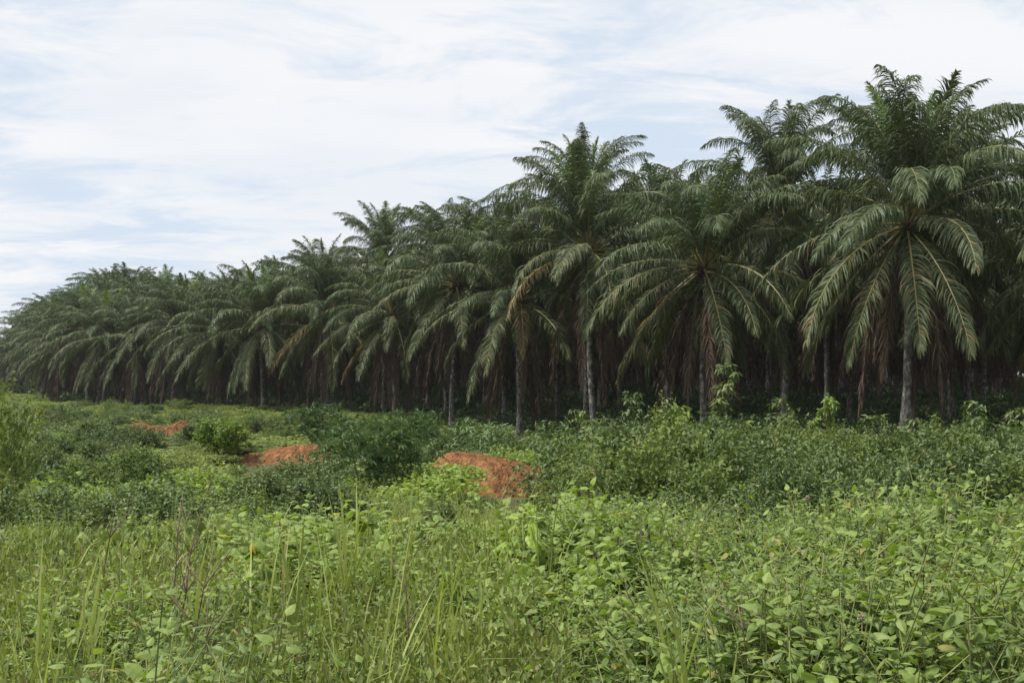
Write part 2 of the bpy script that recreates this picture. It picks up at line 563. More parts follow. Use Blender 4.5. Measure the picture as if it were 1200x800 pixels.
# (elevation at the base, how far it bends over, length, bend power, droop of leaflets)
CLASSES = [
    (86, 8, 4.5, 1.6, .05), (83, 36, 5.4, 2.3, .40), (77, 62, 6.1, 2.1, .65), (70, 80, 6.8, 2.0, .85), (63, 86, 7.3, 1.9, .95),
    (54, 80, 7.3, 1.7, .95), (43, 84, 7.4, 1.6, 1.0), (31, 84, 7.4, 1.5, 1.05), (17, 76, 7.3, 1.4, 1.05), (2, 64, 7.2, 1.25, 1.0),
    (-15, 52, 7.1, 1.1, .95), (-33, 40, 7.0, 1.0, .85)]
FROND_Y = []
DEADC = [(-52, 36, 7.2, .35, 1.1), (-66, 22, 6.9, .35, 1.1), (-38, 50, 7.2, .4, 1.1)]
FROND, DEAD = [], []


def class_mat(i, k=0):
    return 'frond_young' if i == 0 or (i == 1 and k == 0) else ('frond_old' if i >= 9 else 'frond')


for i, (e0, bd, L, p, dr) in enumerate(CLASSES):
    vs_ = []
    for k in range(3):
        g = Geo()
        sp = 0.10 if i == 0 else (0.75 if i == 1 else 1.0)
        frond_geo(g, e0 + (k - 1) * 3, bd * (0.9 + 0.12 * k), L, p, 124, dr, sp, (k - 1) * 0.22, seed=100 + i * 7 + k, petiole=.13)
        vs_.append(g.build("frond", [M[class_mat(i, k)], M['rachis']], smooth=False))
    FROND.append(vs_)
for i in (9, 10, 11):
    e0, bd, L, p, dr = CLASSES[i]
    g = Geo()
    frond_geo(g, e0 - 4, bd, L, p, 96, dr * 1.1, .85, .15, seed=180 + i, petiole=.13)
    FROND_Y.append(g.build("frond", [M['frond_yellow'], M['rachis']], smooth=False))
for i, (e0, bd, L, p, dr) in enumerate(DEADC):
    vs_ = []
    for k in range(2):
        g = Geo()
        frond_geo(g, e0 + k * 4, bd, L, p, 80, dr, .55, (k - .5) * .3, dead=True, seed=300 + i * 5 + k, wid=.026)
        vs_.append(g.build("dead_frond", [M['frond_dead'], M['rachis_dead']], smooth=False))
    DEAD.append(vs_)


def frond_plan(seed, n=42, n_dead=6, up=1.0):
    """azimuth, class, variant, base height of every frond of one crown"""
    r = np.random.default_rng(seed)
    rows = []
    a0 = r.uniform(0, 360)
    shift = r.uniform(-.7, .6)
    size = r.uniform(.9, 1.06)
    for i in range(n):
        f = i / (n - 1)
        if r.uniform() < .07:
            continue
        c = int(np.clip(round(f ** 0.84 * 11.4 + shift * (1 - f) * f * 4 + r.normal(0, .7)), 0 if i == 0 else 1, 11))
        rows.append((rad(a0 + i * 137.5 + r.normal(0, 7)), c, int(r.integers(0, 3)), .35 - .95 * f, .26 - .04 * f, size * r.uniform(.86, 1.07)))
    dead = []
    for i in range(n_dead):
        dead.append((rad(r.uniform(0, 360)), int(r.integers(0, 3)), int(r.integers(0, 2)), -.6 - r.uniform(0, .8), .26, r.uniform(.8, 1.08)))
    return rows, dead


def rotz(a):
    c, s = math.cos(a), math.sin(a)
    return np.array([[c, -s, 0], [s, c, 0], [0, 0, 1.0]])


# joined crowns for the palms deeper in, where fronds can no longer be told apart
CROWN = []
for k in range(4):
    g = Geo()
    rows, dead = frond_plan(900 + k, 42, 14)
    for (az, c, va, zb, rb, sc) in rows:
        e0, bd, L, p, dr = CLASSES[c]
        X = np.eye(4)
        X[:3, :3] = rotz(az) * sc
        X[:3, 3] = (rb * math.cos(az), rb * math.sin(az), zb)
        frond_geo(g, e0 + (va - 1) * 3, bd, L, p, 54, dr, .1 if c == 0 else 1.0, (va - 1) * .2, seg=2, wid=.062, seed=c * 3 + va, matl=0 if c < 9 else 2, matr=1, xf=X, petiole=.13)
    for (az, c, va, zb, rb, sc) in dead:
        e0, bd, L, p, dr = DEADC[c]
        X = np.eye(4)
        X[:3, :3] = rotz(az) * sc
        X[:3, 3] = (rb * math.cos(az), rb * math.sin(az), zb)
        frond_geo(g, e0, bd, L, p, 36, dr, .55, 0, seg=2, wid=.05, dead=True, seed=c, matl=3, matr=4, xf=X)
    CROWN.append(g.build("crown", [M['frond'], M['rachis'], M['frond_old'], M['frond_dead'], M['rachis_dead']], smooth=False))


def trunk_mesh(H, seed, rad0=.175):
    r = np.random.default_rng(seed)
    g = Geo()
    n = max(10, int(H * 3.2))
    z = np.linspace(-.4, H, n)
    sides = 14
    th = np.arange(sides) * 2 * PI / sides
    rr = np.interp(z, [-.4, .3, 1.2, H * .6, H - .8, H], [.36, .26, rad0, rad0 * .95, rad0 * 1.1, rad0 * .9])
    lean = np.stack([.10 * np.sin(z * .35 + r.uniform(0, 6)), .10 * np.sin(z * .3 + r.uniform(0, 6)), z], -1)
    lean[:, :2] *= (np.clip(z / 2, 0, 1) * np.clip((H - z) / 2, 0, 1))[:, None]
    rj = rr[:, None] * (1 + r.normal(0, .06, (n, sides)) + .05 * (np.arange(n) % 2)[:, None])
    v = np.stack([lean[:, None, 0] + rj * np.cos(th), lean[:, None, 1] + rj * np.sin(th), np.broadcast_to(z[:, None], (n, sides))], -1)
    q = [(i * sides + j, i * sides + (j + 1) % sides, (i + 1) * sides + (j + 1) % sides, (i + 1) * sides + j) for i in range(n - 1) for j in range(sides)]
    g.add(v, q)
    return g.build("trunk", M['trunk'])


STUB = []
for k in range(3):
    r = np.random.default_rng(40 + k)
    g = Geo()
    for i in range(64):
        a = i * 2.399 + r.normal(0, .15)
        z = -2.6 + 2.5 * i / 64
        d = np.array([math.cos(a), math.sin(a), 0])
        ln = r.uniform(.15, .34) * (.5 + .7 * i / 64)
        p0 = d * .16 + np.array([0, 0, z])
        p1 = p0 + d * ln * .55 + np.array([0, 0, ln * .8])
        g.tube([p0, (p0 + p1) / 2 + d * .04, p1], [.08, .07, .045], 4)
    # the fibrous heart the living fronds rise from
    zz_ = np.linspace(-.6, .5, 6)
    g.tube(np.stack([zz_ * 0, zz_ * 0, zz_], -1), [.30, .34, .34, .30, .2, .08], 10)
    STUB.append(g.build("leaf_base", M['stub']))

FRUIT = []
for k in range(2):
    r = np.random.default_rng(70 + k)
    g = Geo()
    for i in range(34):
        c = unit(r.normal(0, 1, 3)) * np.array([.16, .16, .22]) * r.uniform(.6, 1)
        s = r.uniform(.04, .07)
        oct_ = np.array([(1, 0, 0), (-1, 0, 0), (0, 1, 0), (0, -1, 0), (0, 0, 1.3), (0, 0, -1.2)]) * s + c
        g.add(oct_, None, [(0, 2, 4), (2, 1, 4), (1, 3, 4), (3, 0, 4), (2, 0, 5), (1, 2, 5), (3, 1, 5), (0, 3, 5)])
    FRUIT.append(g.build("fruit_bunch", M['fruit']))

FERN = []
for k in range(2):
    r = np.random.default_rng(80 + k)
    g = Geo()
    for i in range(16):
        a = r.uniform(0, 2 * PI)
        e = r.uniform(-.2, .9)
        L = r.uniform(.35, .7)
        s = np.linspace(0, 1, 9)
        el = e - 1.3 * s
        P = np.cumsum(np.stack([np.cos(el) * math.cos(a), np.cos(el) * math.sin(a), np.sin(el)], -1) * L / 9, 0)
        for sd in (-1, 1):
            d = np.tile(np.array([-math.sin(a) * sd, math.cos(a) * sd, -.3]), (9, 1)) + np.array([math.cos(a), math.sin(a), 0]) * .4
            g.leaves(SMALL, P, d, np.tile([0, 0, 1.0], (9, 1)), .16 * (1 - .6 * s), .05, r.uniform(0, 1))
    FERN.append(g.build("fern", M['fern']))

# ------------------------------------------------------------------ the plantation
ROW_D = np.array([-0.554, 0.833])
ROW_N = np.array([0.833, 0.554])
P0 = np.array([16.1, 44.6])
_SX = [-400, 0, 50, 75, 110, 165, 200, 230, 265, 310, 345, 370, 400, 450, 490, 560, 600, 630, 690, 750, 815, 850, 880, 940, 1000, 1040, 1090, 1130, 1165, 1200, 1260, 2000]
_SY = [400, 378, 350, 330, 311, 309, 300, 305, 295, 287, 280, 268, 250, 226, 220, 215, 195, 182, 148, 168, 178, 160, 105, 95, 105, 90, 92, 100, 92, 105, 110, 110]
COUNT = ["first", "second", "third", "fourth", "fifth", "sixth", "seventh", "eighth", "ninth", "tenth", "eleventh", "twelfth", "thirteenth", "fourteenth", "fifteenth", "sixteenth", "seventeenth", "eighteenth", "nineteenth", "twentieth", "twenty-first", "twenty-second", "twenty-third", "twenty-fourth", "twenty-fifth", "twenty-sixth", "twenty-seventh", "twenty-eighth", "twenty-ninth", "thirtieth"]


def palm(X, Y, zc, seed, label, group, detailed, tilt=(0, 0), n=42, n_dead=6, extras=True, grow=1.0):
    z0 = float(ground_z(X, Y))
    H = zc - z0
    o = thing("oil_palm", (X, Y, z0), label, "palm tree", group, 0.0, None, tilt)
    link("trunk", trunk_mesh(H, seed), o)
    r = random.Random(seed)
    if not detailed:
        link("crown", CROWN[seed % 4], o, (0, 0, H), (0, 0, r.uniform(0, 6.28)), r.uniform(.94, 1.06))
        return o
    link("leaf_base", STUB[seed % 3], o, (0, 0, H), (0, 0, r.uniform(0, 6.28)))["kind"] = "stuff"
    rows, dead = frond_plan(seed, n, n_dead)
    for (az, c, va, zb, rb, sc) in rows:
        yl = c >= 9 and r.random() < .045
        link("frond", FROND_Y[c - 9] if yl else FROND[c][va], o, (rb * math.cos(az), rb * math.sin(az), H + zb), (r.gauss(0, .13), r.gauss(0, .07), az), sc * grow)
    for (az, c, va, zb, rb, sc) in dead:
        link("dead_frond", DEAD[c][va], o, (rb * math.cos(az), rb * math.sin(az), H + zb), (0, 0, az), sc)
    if extras:
        for k in range(r.randint(1, 3)):
            a = r.uniform(PI, 2 * PI)
            link("fruit_bunch", FRUIT[k % 2], o, (.42 * math.cos(a), .42 * math.sin(a), H - .35 - .25 * r.random()), (0, 0, a), r.uniform(.9, 1.2))
        for k in range(r.randint(3, 5)):
            a = r.uniform(PI * .9, 2.1 * PI)
            link("fern", FERN[k % 2], o, (.38 * math.cos(a), .38 * math.sin(a), H - .4 - 1.1 * r.random()), (0, 0, r.uniform(0, 6)), r.uniform(.8, 1.3))["kind"] = "stuff"
    return o


# the palms of the edge that the photograph lets one fit singly: column, depth, row of the crown centre
EDGE = [
    (1057, 44.6, 254, "big oil palm with the fullest crown, pale trunk rising behind the right-hand bushes", 58, 14),
    (826, 51.5, 306, "oil palm with short trunk and olive drooping fronds behind the vine-covered sapling", 54, 14),
    (697, 59.5, 288, "tall oil palm with yellow-ribbed hanging fronds and dark bare trunk above the leafy thicket", 54, 14),
    (607, 64.0, 346, "low oil palm whose slim bare trunk stands right behind the large red soil heap", 50, 10),
    (530, 75.0, 330, "oil palm with arching left-hanging fronds above the glossy bush beside the large soil heap", 54, 16),
    (463, 82.0, 366, "oil palm with a thin pale trunk between two dark palmate shrubs", 52, 12),
]
for k, (x, D, yc, lab, n, nd) in enumerate(EDGE):
    X, Z = px(x, D, yc)
    palm(X, D, Z, 501 + k * 13, lab, "oil palms along the plantation edge", True, tilt=(0.02 * math.sin(k * 2.1), 0.035 * math.cos(k * 1.7)), n=n, n_dead=nd, grow=1.07 if k == 0 else 1.03)
def bulge(t):
    return -ROW_N * 9.0 * math.exp(-((t - 112) / 45.0) ** 2)


count = len(EDGE)
t = 54.0
ROWJ = random.Random(5)
while t < 236:
    p = P0 + bulge(t) + ROW_D * (t + ROWJ.uniform(-.9, .9)) + ROW_N * ROWJ.uniform(-.7, .7)
    X, D = float(p[0]), float(p[1])
    x = 600 + FPX * X / D
    ytop = np.interp(x, _SX, _SY) + ROWJ.uniform(0, 20)
    Z = EYE + (HORY - ytop) * D / FPX - 6.3
    Z = min(max(Z, EYE + 4.5), EYE + 11)
    lab = COUNT[count] + " palm along the receding plantation edge, counting from the big pale-trunked one"
    palm(X, D, Z, 700 + count * 3, lab, "oil palms along the plantation edge", True, (ROWJ.gauss(0, .015), ROWJ.gauss(0, .015)), n=50, n_dead=14, extras=D < 150)
    count += 1
    t += 9.0

stuff_palms = []
for row in range(1, 30):
    off = 4.5 if row % 2 else 0.0
    k = 0
    t = -27.0 - row * 4.0 + off - ((-27 - row * 4) % 9)
    idx = 0
    while t < (262 if row < 3 else 420):
        p = P0 + bulge(t) + ROW_N * 7.8 * row + ROW_D * (t + ROWJ.uniform(-.8, .8)) + ROW_N * ROWJ.uniform(-.7, .7)
        X, D = float(p[0]), float(p[1])
        x = 600 + FPX * X / D
        t += 9.0
        lim = (HORY - np.interp(x, _SX, _SY)) * D / FPX
        base = 13.6 + ROWJ.uniform(-1.2, 1.4)
        if row == 1:
            top = lim + ROWJ.uniform(-1.0, .9)
        else:
            top = min(base + 1.0, lim - ROWJ.uniform(-.2, 1.6))
        top = min(max(top, 10.5), 19.5)
        Z = EYE + top - 6.2
        if row > 12 and (x < 60 or x > 1330):
            continue
        if x < -90 or x > 1330:
            if row < 5 and -300 < x < 1700:
                stuff_palms.append((X, D, Z))
            continue
        nm = "second" if row == 1 else ("third" if row == 2 else "fourth")
        if row == 1 and D < 135:
            idx += 1
            palm(X, D, Z, 1500 + row * 97 + idx * 5, "oil palm of the row behind the edge, %s of that row from the right" % COUNT[idx - 1],
                 "oil palms of the second row", True, n=50, n_dead=14, extras=False)
        elif (row == 1) or (row in (2, 3) and D < 120 and x > 200):
            idx += 1
            palm(X, D, Z, 1500 + row * 97 + idx * 5, "oil palm standing in the shade, %s row into the plantation, %s from the right" % (nm, COUNT[idx - 1]),
                 "oil palms deeper in the plantation", False)
        else:
            stuff_palms.append((X, D, Z))


# ------------------------------------------------------------------ scattering (for what nobody could count)
def gn_scatter(name, pts, rz, scl, idx, meshes, mat, tilt=None):
    src = bpy.data.collections.new(name + "_source")           # never linked to the scene
    for i, ms in enumerate(meshes):
        so = bpy.data.objects.new("%s_%02d" % (name, i), ms)
        src.objects.link(so)
    me = bpy.data.meshes.new(name)
    n = len(pts)
    me.vertices.add(n)
    me.vertices.foreach_set("co", np.asarray(pts, np.float32).ravel())
    rot = np.zeros((n, 3), np.float32)
    rot[:, 2] = rz
    if tilt is not None:
        rot[:, :2] = tilt
    for nm, ty, key, arr in (("rot", 'FLOAT_VECTOR', "vector", rot), ("scl", 'FLOAT_VECTOR', "vector", np.asarray(scl, np.float32)), ("idx", 'INT', "value", np.asarray(idx, np.int32))):
        a = me.attributes.new(nm, ty, 'POINT')
        a.data.foreach_set(key, arr.ravel())
    me.materials.append(mat)
    o = link(name, me)
    o["kind"] = "stuff"
    ng = bpy.data.node_groups.new(name + "_scatter", 'GeometryNodeTree')
    ng.interface.new_socket("Geometry", in_out='INPUT', socket_type='NodeSocketGeometry')
    ng.interface.new_socket("Geometry", in_out='OUTPUT', socket_type='NodeSocketGeometry')
    gi, go = ng.nodes.new("NodeGroupInput"), ng.nodes.new("NodeGroupOutput")
    ci = ng.nodes.new("GeometryNodeCollectionInfo")
    ci.inputs["Collection"].default_value = src
    ci.inputs["Separate Children"].default_value = True
    ci.inputs["Reset Children"].default_value = True
    ip = ng.nodes.new("GeometryNodeInstanceOnPoints")
    ip.inputs["Pick Instance"].default_value = True

    def named(nm, ty):
        a = ng.nodes.new("GeometryNodeInputNamedAttribute")
        a.data_type = ty
        a.inputs["Name"].default_value = nm
        return a.outputs["Attribute"]
    er = ng.nodes.new("FunctionNodeEulerToRotation")
    L = ng.links.new
    L(named("rot", 'FLOAT_VECTOR'), er.inputs[0])
    L(er.outputs[0], ip.inputs["Rotation"])
    L(named("scl", 'FLOAT_VECTOR'), ip.inputs["Scale"])
    L(named("idx", 'INT'), ip.inputs["Instance Index"])
    L(gi.outputs[0], ip.inputs["Points"])
    L(ci.outputs[0], ip.inputs["Instance"])
    L(ip.outputs[0], go.inputs[0])
    md = o.modifiers.new("scatter", 'NODES')
    md.node_group = ng
    return o


# palms too deep in the wood to be told apart
sp = np.array(stuff_palms)
deep = []
for k in range(4):
    g = Geo()
    z = np.linspace(-9, 0, 9)
    g.tube(np.stack([z * 0, z * 0, z], -1), [.30, .24, .21, .21, .21, .22, .24, .26, .24], 8, .5, 5)
    cm = CROWN[k]
    nv = len(cm.vertices)
    co = np.empty(nv * 3, np.float32)
    cm.vertices.foreach_get("co", co)
    rn = np.empty(nv, np.float32)
    cm.attributes["rnd"].data.foreach_get("value", rn)
    qs = [[], [], [], [], []]
    ts = [[], [], [], [], []]
    for pl in cm.polygons:
        (qs if pl.loop_total == 4 else ts)[pl.material_index].append(tuple(pl.vertices))
    off = g.n
    g.add(co.reshape(-1, 3), None, None, rn)
    for mi in range(5):
        if qs[mi]:
            g.q.append(np.array(qs[mi]) + off)
            g.qm.append(np.full(len(qs[mi]), mi))
        if ts[mi]:
            g.t.append(np.array(ts[mi]) + off)
            g.tm.append(np.full(len(ts[mi]), mi))
    deep.append(g.build("deep_palm", [M['frond'], M['rachis'], M['frond_old'], M['frond_dead'], M['rachis_dead'], M['trunk']], smooth=False))
ns = len(sp)
tag(gn_scatter("palm_forest", sp, R.uniform(0, 6.28, ns), np.repeat(R.uniform(.93, 1.07, (ns, 1)), 3, 1), R.integers(0, 4, ns), deep, M['frond']),
    "dense oil palms deep inside the plantation reading as one dark wood", None)


# ------------------------------------------------------------------ plants of the clearing
def weed_plan(seed, stems=4, h=(.6, 1.0), leaf=.085):
    """stems and leaves of one opposite-leaved weed"""
    r = np.random.default_rng(seed)
    S_, P, D, U, Ln, Rn = [], [], [], [], [], []
    for _ in range(stems):
        az = r.uniform(0, 2 * PI)
        lean = r.uniform(.08, .42)
        H = r.uniform(*h)
        s = np.linspace(0, 1, 7)
        el = PI / 2 - lean * (0.5 + 1.2 * s)
        d = np.stack([np.cos(el) * math.cos(az), np.cos(el) * math.sin(az), np.sin(el)], -1)
        path = np.vstack([[0, 0, 0], np.cumsum(d[1:] * H / 6, 0)]) + np.array([r.normal(0, .06), r.normal(0, .06), 0])
        S_.append((path, .0036))
        branches = [(path, H, .15, leaf)]
        for b in range(int(r.integers(2, 5))):
            k = r.uniform(.4, .85)
            p0 = np.array([np.interp(k, s, path[:, i]) for i in range(3)])
            ba, be, bl = r.uniform(0, 2 * PI), r.uniform(.3, 1.0), r.uniform(.18, .36)
            bd = np.array([math.cos(be) * math.cos(ba), math.cos(be) * math.sin(ba), math.sin(be)])
            bp = np.stack([p0, p0 + bd * bl * .5, p0 + bd * bl + np.array([0, 0, -.02])])
            S_.append((bp, .0024))
            branches.append((bp, bl, .15, leaf * .82))
        for (pth, ln, st, lf) in branches:
            n = max(3, int(ln * (1 - st) / .052))
            f = np.linspace(st, 1, n)
            ss = np.linspace(0, 1, len(pth))
            q0 = r.uniform(0, PI)
            for j, ff in enumerate(f):
                p = np.array([np.interp(ff, ss, pth[:, i]) for i in range(3)])
                age = ff ** 3
                for sd in (0, PI):
                    a = q0 + j * PI / 2 + sd + r.normal(0, .25)
                    e = r.normal(-.50, .30) + 1.0 * age
                    dd = np.array([math.cos(e) * math.cos(a), math.cos(e) * math.sin(a), math.sin(e)])
                    P.append(p + dd * .018)
                    D.append(dd)
                    U.append(np.array([0, 0, 1.0]) + r.normal(0, .28, 3))
                    Ln.append(lf * r.uniform(.65, 1.2) * (1 - .5 * age))
                    Rn.append(r.uniform(0, 1))
    return S_, np.array(P), np.array(D), np.array(U), np.array(Ln), np.array(Rn)


def weed_meshes(seed, tpl, wr, mat, **k):
    S_, P, D, U, Ln, Rn = weed_plan(seed, **k)
    gs, gl, gj = Geo(), Geo(), Geo()
    for (pth, rr) in S_:
        gs.tube(pth, np.linspace(rr, rr * .5, len(pth)), 4)
        gj.tube(pth, np.linspace(rr, rr * .5, len(pth)), 4, .5, 1)
    gl.leaves(tpl, P, D, U, Ln, Ln * wr, Rn)
    gj.leaves(tpl, P, D, U, Ln, Ln * wr, Rn)
    return gs.build("stem", M['stem']), gl.build("foliage", M[mat], False), gj.build("weed", [M[mat], M['stem']], False), (P, D, U, Ln, Rn)


WEED_W = [.62, .52, .70, .60, .36, .56, .42]
WEED = [weed_meshes(20 + k, OVATE, WEED_W[k], 'weed_dark' if k in (4, 6) else 'weed', stems=4 + k % 3, h=(.55, .95), leaf=.068 + .006 * (k % 3)) for k in range(7)]
BROAD = [weed_meshes(60 + k, HEART, .95, 'heart', stems=3 + k % 2, h=(.45, .85), leaf=.088) for k in range(5)]


r = np.random.default_rng(3)
g = Geo()
for i in range(90):
    d = unit(r.normal(0, 1, 3))
    g.tube([d * .004, d * r.uniform(.010, .017)], [.0016, .0006], 3)
g.tube([(0, 0, -.05), (0, 0, 0)], [.0018, .0014], 4)
SEED = g.build("seed_head", M['seed'])


def one_leaf(tpl, wr, mat, rnd, curl):
    v = tpl[0].copy()
    v[:, 2] -= curl * v[:, 1] ** 2
    g = Geo()
    g.leaves((v, tpl[1], tpl[2]), [(0, 0, 0)], [(0, 1, 0)], [(0, 0, 1)], 1.0, wr, rnd)
    return g.build("leaf", M[mat], False)


LEAF_O = [one_leaf(OVATE, .62, 'weed', k / 7.2, -.05 + .07 * (k % 4)) for k in range(8)]
LEAF_H = [one_leaf(HEART, .95, 'heart', k / 7.2, -.05 + .07 * (k % 4)) for k in range(8)]


def leaf_objects(parent, data, lib, wr=1.0, limit=400):
    P, D, U, Ln, Rn = data
    for i in range(min(len(P), limit)):
        d = Vector(D[i]).normalized()
        x = d.cross(Vector(U[i])).normalized()
        n = x.cross(d)
        m = Matrix((x, d, n)).transposed().to_4x4()
        o = bpy.data.objects.new("leaf", lib[int(Rn[i] * 7.99)])
        COL.objects.link(o)
        o.parent = parent
        s = float(Ln[i])
        o.matrix_local = Matrix.Translation(Vector(P[i])) @ m @ Matrix.Diagonal((s * wr, s, s, 1))


def grass_mesh(seed, n, h, w, spread, lean=.35, curve=1.1, name="grass"):
    r = np.random.default_rng(seed)
    s = np.linspace(0, 1, 6)
    az = r.uniform(0, 2 * PI, n)
    H = r.uniform(h[0], h[1], n)
    el = PI / 2 - np.abs(r.normal(0, lean, n))[:, None] - (np.abs(r.normal(0, curve, n)) * 1.0)[:, None] * s[None] ** 2
    d = np.stack([np.cos(el) * np.cos(az)[:, None], np.cos(el) * np.sin(az)[:, None], np.sin(el)], -1)
    P = np.zeros((n, 6, 3))
    P[:, 1:] = np.cumsum(d[:, 1:] * (H / 5)[:, None, None], 1)
    P[:, :, :2] += r.normal(0, spread, (n, 1, 2))
    tw = az + PI / 2 + r.normal(0, .6, n)
    sd = np.stack([np.cos(tw), np.sin(tw), tw * 0], -1)[:, None].repeat(6, 1)
    wd = np.interp(s, [0, .4, .8, 1], [.7, 1, .6, .03])[None] * r.uniform(w * .6, w * 1.2, n)[:, None]
    g = Geo()
    g.strip(P, sd, wd, r.uniform(0, 1, n))
    return g.build(name, M['grass'])


GRASS_S = [grass_mesh(1 + k, 16, (.35, .8), .0042, .07, .3, 1.0) for k in range(4)]
GRASS_T = [grass_mesh(31 + k, 12, (.6, 1.0), .0055, .07, .24, .9) for k in range(4)]


def clump(seed, n, rx, rz_, leaf, wr, tpl, mat, shell=.5, name="foliage", up=.6, stems=0, lobes=5, droop=0.0):
    """a leafy mound made of several lobes, leaves thicker towards the outside"""
    r = np.random.default_rng(seed)
    C = np.stack([r.normal(0, rx * .42, lobes), r.normal(0, rx * .42, lobes), r.uniform(.30, .72, lobes) * rz_], -1)
    q_ = r.uniform(.26, .60, lobes)
    Q = np.stack([q_ * rx, q_ * rx, (q_ * .55 + .10) * rz_], -1)
    k = r.integers(0, lobes, n)
    dv = unit(r.normal(0, 1, (n, 3)))
    dv[:, 2] = np.where(dv[:, 2] < -.35, -dv[:, 2], dv[:, 2])
    rr = shell + (1 - shell) * r.uniform(0, 1, n) ** .6
    rr = rr * (1 + .14 * r.normal(0, 1, n))
    P = C[k] + dv * Q[k] * rr[:, None]
    P[:, 2] = np.maximum(P[:, 2], .03)
    d = unit(dv * .8 + r.normal(0, .6, (n, 3)) + np.array([0, 0, .15 - droop]))
    U = unit(dv * .7 + np.array([0, 0, up]) + r.normal(0, .4, (n, 3)))
    L = leaf * r.uniform(.6, 1.3, n)
    g = Geo()
    g.leaves(tpl, P, d, U, L, L * wr, r.uniform(0, 1, n))
    gs = Geo()
    for i in range(max(lobes, 3)):
        c = C[i % lobes]
        gs.tube([(c[0] * .1, c[1] * .1, -.1), (c[0] * .5, c[1] * .5, c[2] * .6), tuple(c + np.array([0, 0, Q[i % lobes][2] * .6]))], [.018 * rx + .004, .012 * rx + .003, .003], 4)
    if stems:
        g.tube([(0, 0, -.1), (0, 0, .1)], [.01, .005], 3)
    return g.build(name, M[mat], False), gs.build("branch", M['wood'])


def spray_bush(seed, rx, rz_, tips, per, leaf, wr, tpl, mat, crad, droop=.5, inner=700, lobes=7):
    """a bush of leafy sprays: branch ends stand out of a lobed dome, each with its own tuft of leaves"""
    r = np.random.default_rng(seed)
    C = np.stack([r.normal(0, rx * .42, lobes), r.normal(0, rx * .42, lobes), r.uniform(.22, .62, lobes) * rz_], -1)
    q_ = r.uniform(.26, .56, lobes)
    Q = np.stack([q_ * rx, q_ * rx, (q_ * .6 + .12) * rz_], -1)
    k = r.integers(0, lobes, tips)
    dv = unit(r.normal(0, 1, (tips, 3)))
    dv[:, 2] = np.abs(dv[:, 2]) * .9 - .15
    T = C[k] + dv * Q[k] * r.uniform(.85, 1.25, (tips, 1))
    T[:, 2] = np.maximum(T[:, 2], .05)
    n = tips * per
    ti = np.repeat(np.arange(tips), per)
    a = r.uniform(0, 2 * PI, n)
    f = r.uniform(0, 1, n)                                  # along the spray, 1 = its end
    e = r.normal(-droop, .35, n) + .7 * (f > .85)
    d = np.stack([np.cos(e) * np.cos(a), np.cos(e) * np.sin(a), np.sin(e)], -1)
    ax = unit(dv + np.array([0, 0, .5]))
    P = T[ti] + ax[ti] * (f[:, None] - .7) * crad * 2 + r.normal(0, crad * .18, (n, 3))
    L = leaf * r.uniform(.6, 1.25, n) * (1 - .35 * (f > .85))
    tone = r.uniform(-.25, .25, tips)
    g = Geo()
    g.leaves(tpl, P, d, np.tile([0, 0, 1.0], (n, 1)) + r.normal(0, .3, (n, 3)), L, L * wr, np.clip(r.uniform(.1, .85, n) + tone[ti], 0, 1))
    kk = r.integers(0, lobes, inner)
    Pi = C[kk] + unit(r.normal(0, 1, (inner, 3))) * Q[kk] * r.uniform(.2, .85, (inner, 1))
    Pi[:, 2] = np.maximum(Pi[:, 2], .03)
    g.leaves(tpl, Pi, r.normal(0, 1, (inner, 3)) + np.array([0, 0, -.2]), r.normal(0, 1, (inner, 3)), leaf * 1.2, leaf * 1.2 * max(wr, .5), r.uniform(0, .6, inner))  # inner leaves added in darker tones to put shade between the sprays
    gs = Geo()
    for i in range(tips):
        c = C[k[i]]
        if i % 3 == 0:
            gs.tube([c * .5, T[i]], [.006, .003], 3)
    for i in range(lobes):
        c = C[i]
        gs.tube([(c[0] * .1, c[1] * .1, -.1), (c[0] * .5, c[1] * .5, c[2] * .6), tuple(c)], [.02, .014, .006], 4)
    return g.build("foliage", M[mat], False), gs.build("branch", M['wood'])


HERB = [clump(200 + k, 620, .55, .62, .062, .5, SMALL, 'herb', name="herb", lobes=4)[0] for k in range(5)]
HERB_S = [clump(250 + k, 420, .38, .62, .040, .5, SMALL, 'herb', name="herb", lobes=7, shell=.1)[0] for k in range(3)]
HERB_B = [clump(230 + k, 320, .55, .6, .095, .85, HEART, 'herb', name="herb", lobes=5)[0] for k in range(3)]
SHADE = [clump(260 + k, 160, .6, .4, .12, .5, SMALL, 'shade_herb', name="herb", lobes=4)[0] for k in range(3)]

cams_u = 0.50          # half width of the view, with a margin


def wedge(n, d0, d1, power=1.0, margin=.03, u0=None, u1=None):
    """points spread over the wedge of ground in view, evenly by area when power = 1"""
    f = R.uniform(0, 1, n)
    D = np.sqrt(d0 ** 2 + (d1 ** 2 - d0 ** 2) * f) if power == 1 else d0 * (d1 / d0) ** f
    u = R.uniform(-cams_u - margin if u0 is None else u0, cams_u + margin if u1 is None else u1, n)
    return u * D, D


def edge_dist(X, Y):
    """distance inside the plantation edge (negative = in the clearing)"""
    tt = (X - P0[0]) * ROW_D[0] + (Y - P0[1]) * ROW_D[1]
    return (X - P0[0]) * ROW_N[0] + (Y - P0[1]) * ROW_N[1] + 9.0 * np.exp(-((tt - 112) / 45.0) ** 2)


def near_mark(marks, x):
    return min(marks, key=lambda m: abs(m[0] - x))[1]


def count_out(items):
    """things that share a description are told apart by their order across the view"""
    by = {}
    for o, x, base in items:
        by.setdefault(base, []).append((x, o))
    for base, l in by.items():
        l.sort(key=lambda e: e[0])
        for i, (x, o) in enumerate(l):
            o["label"] = (COUNT[i] + " from the left of the " + base[1]) if len(l) > 1 else base[0]


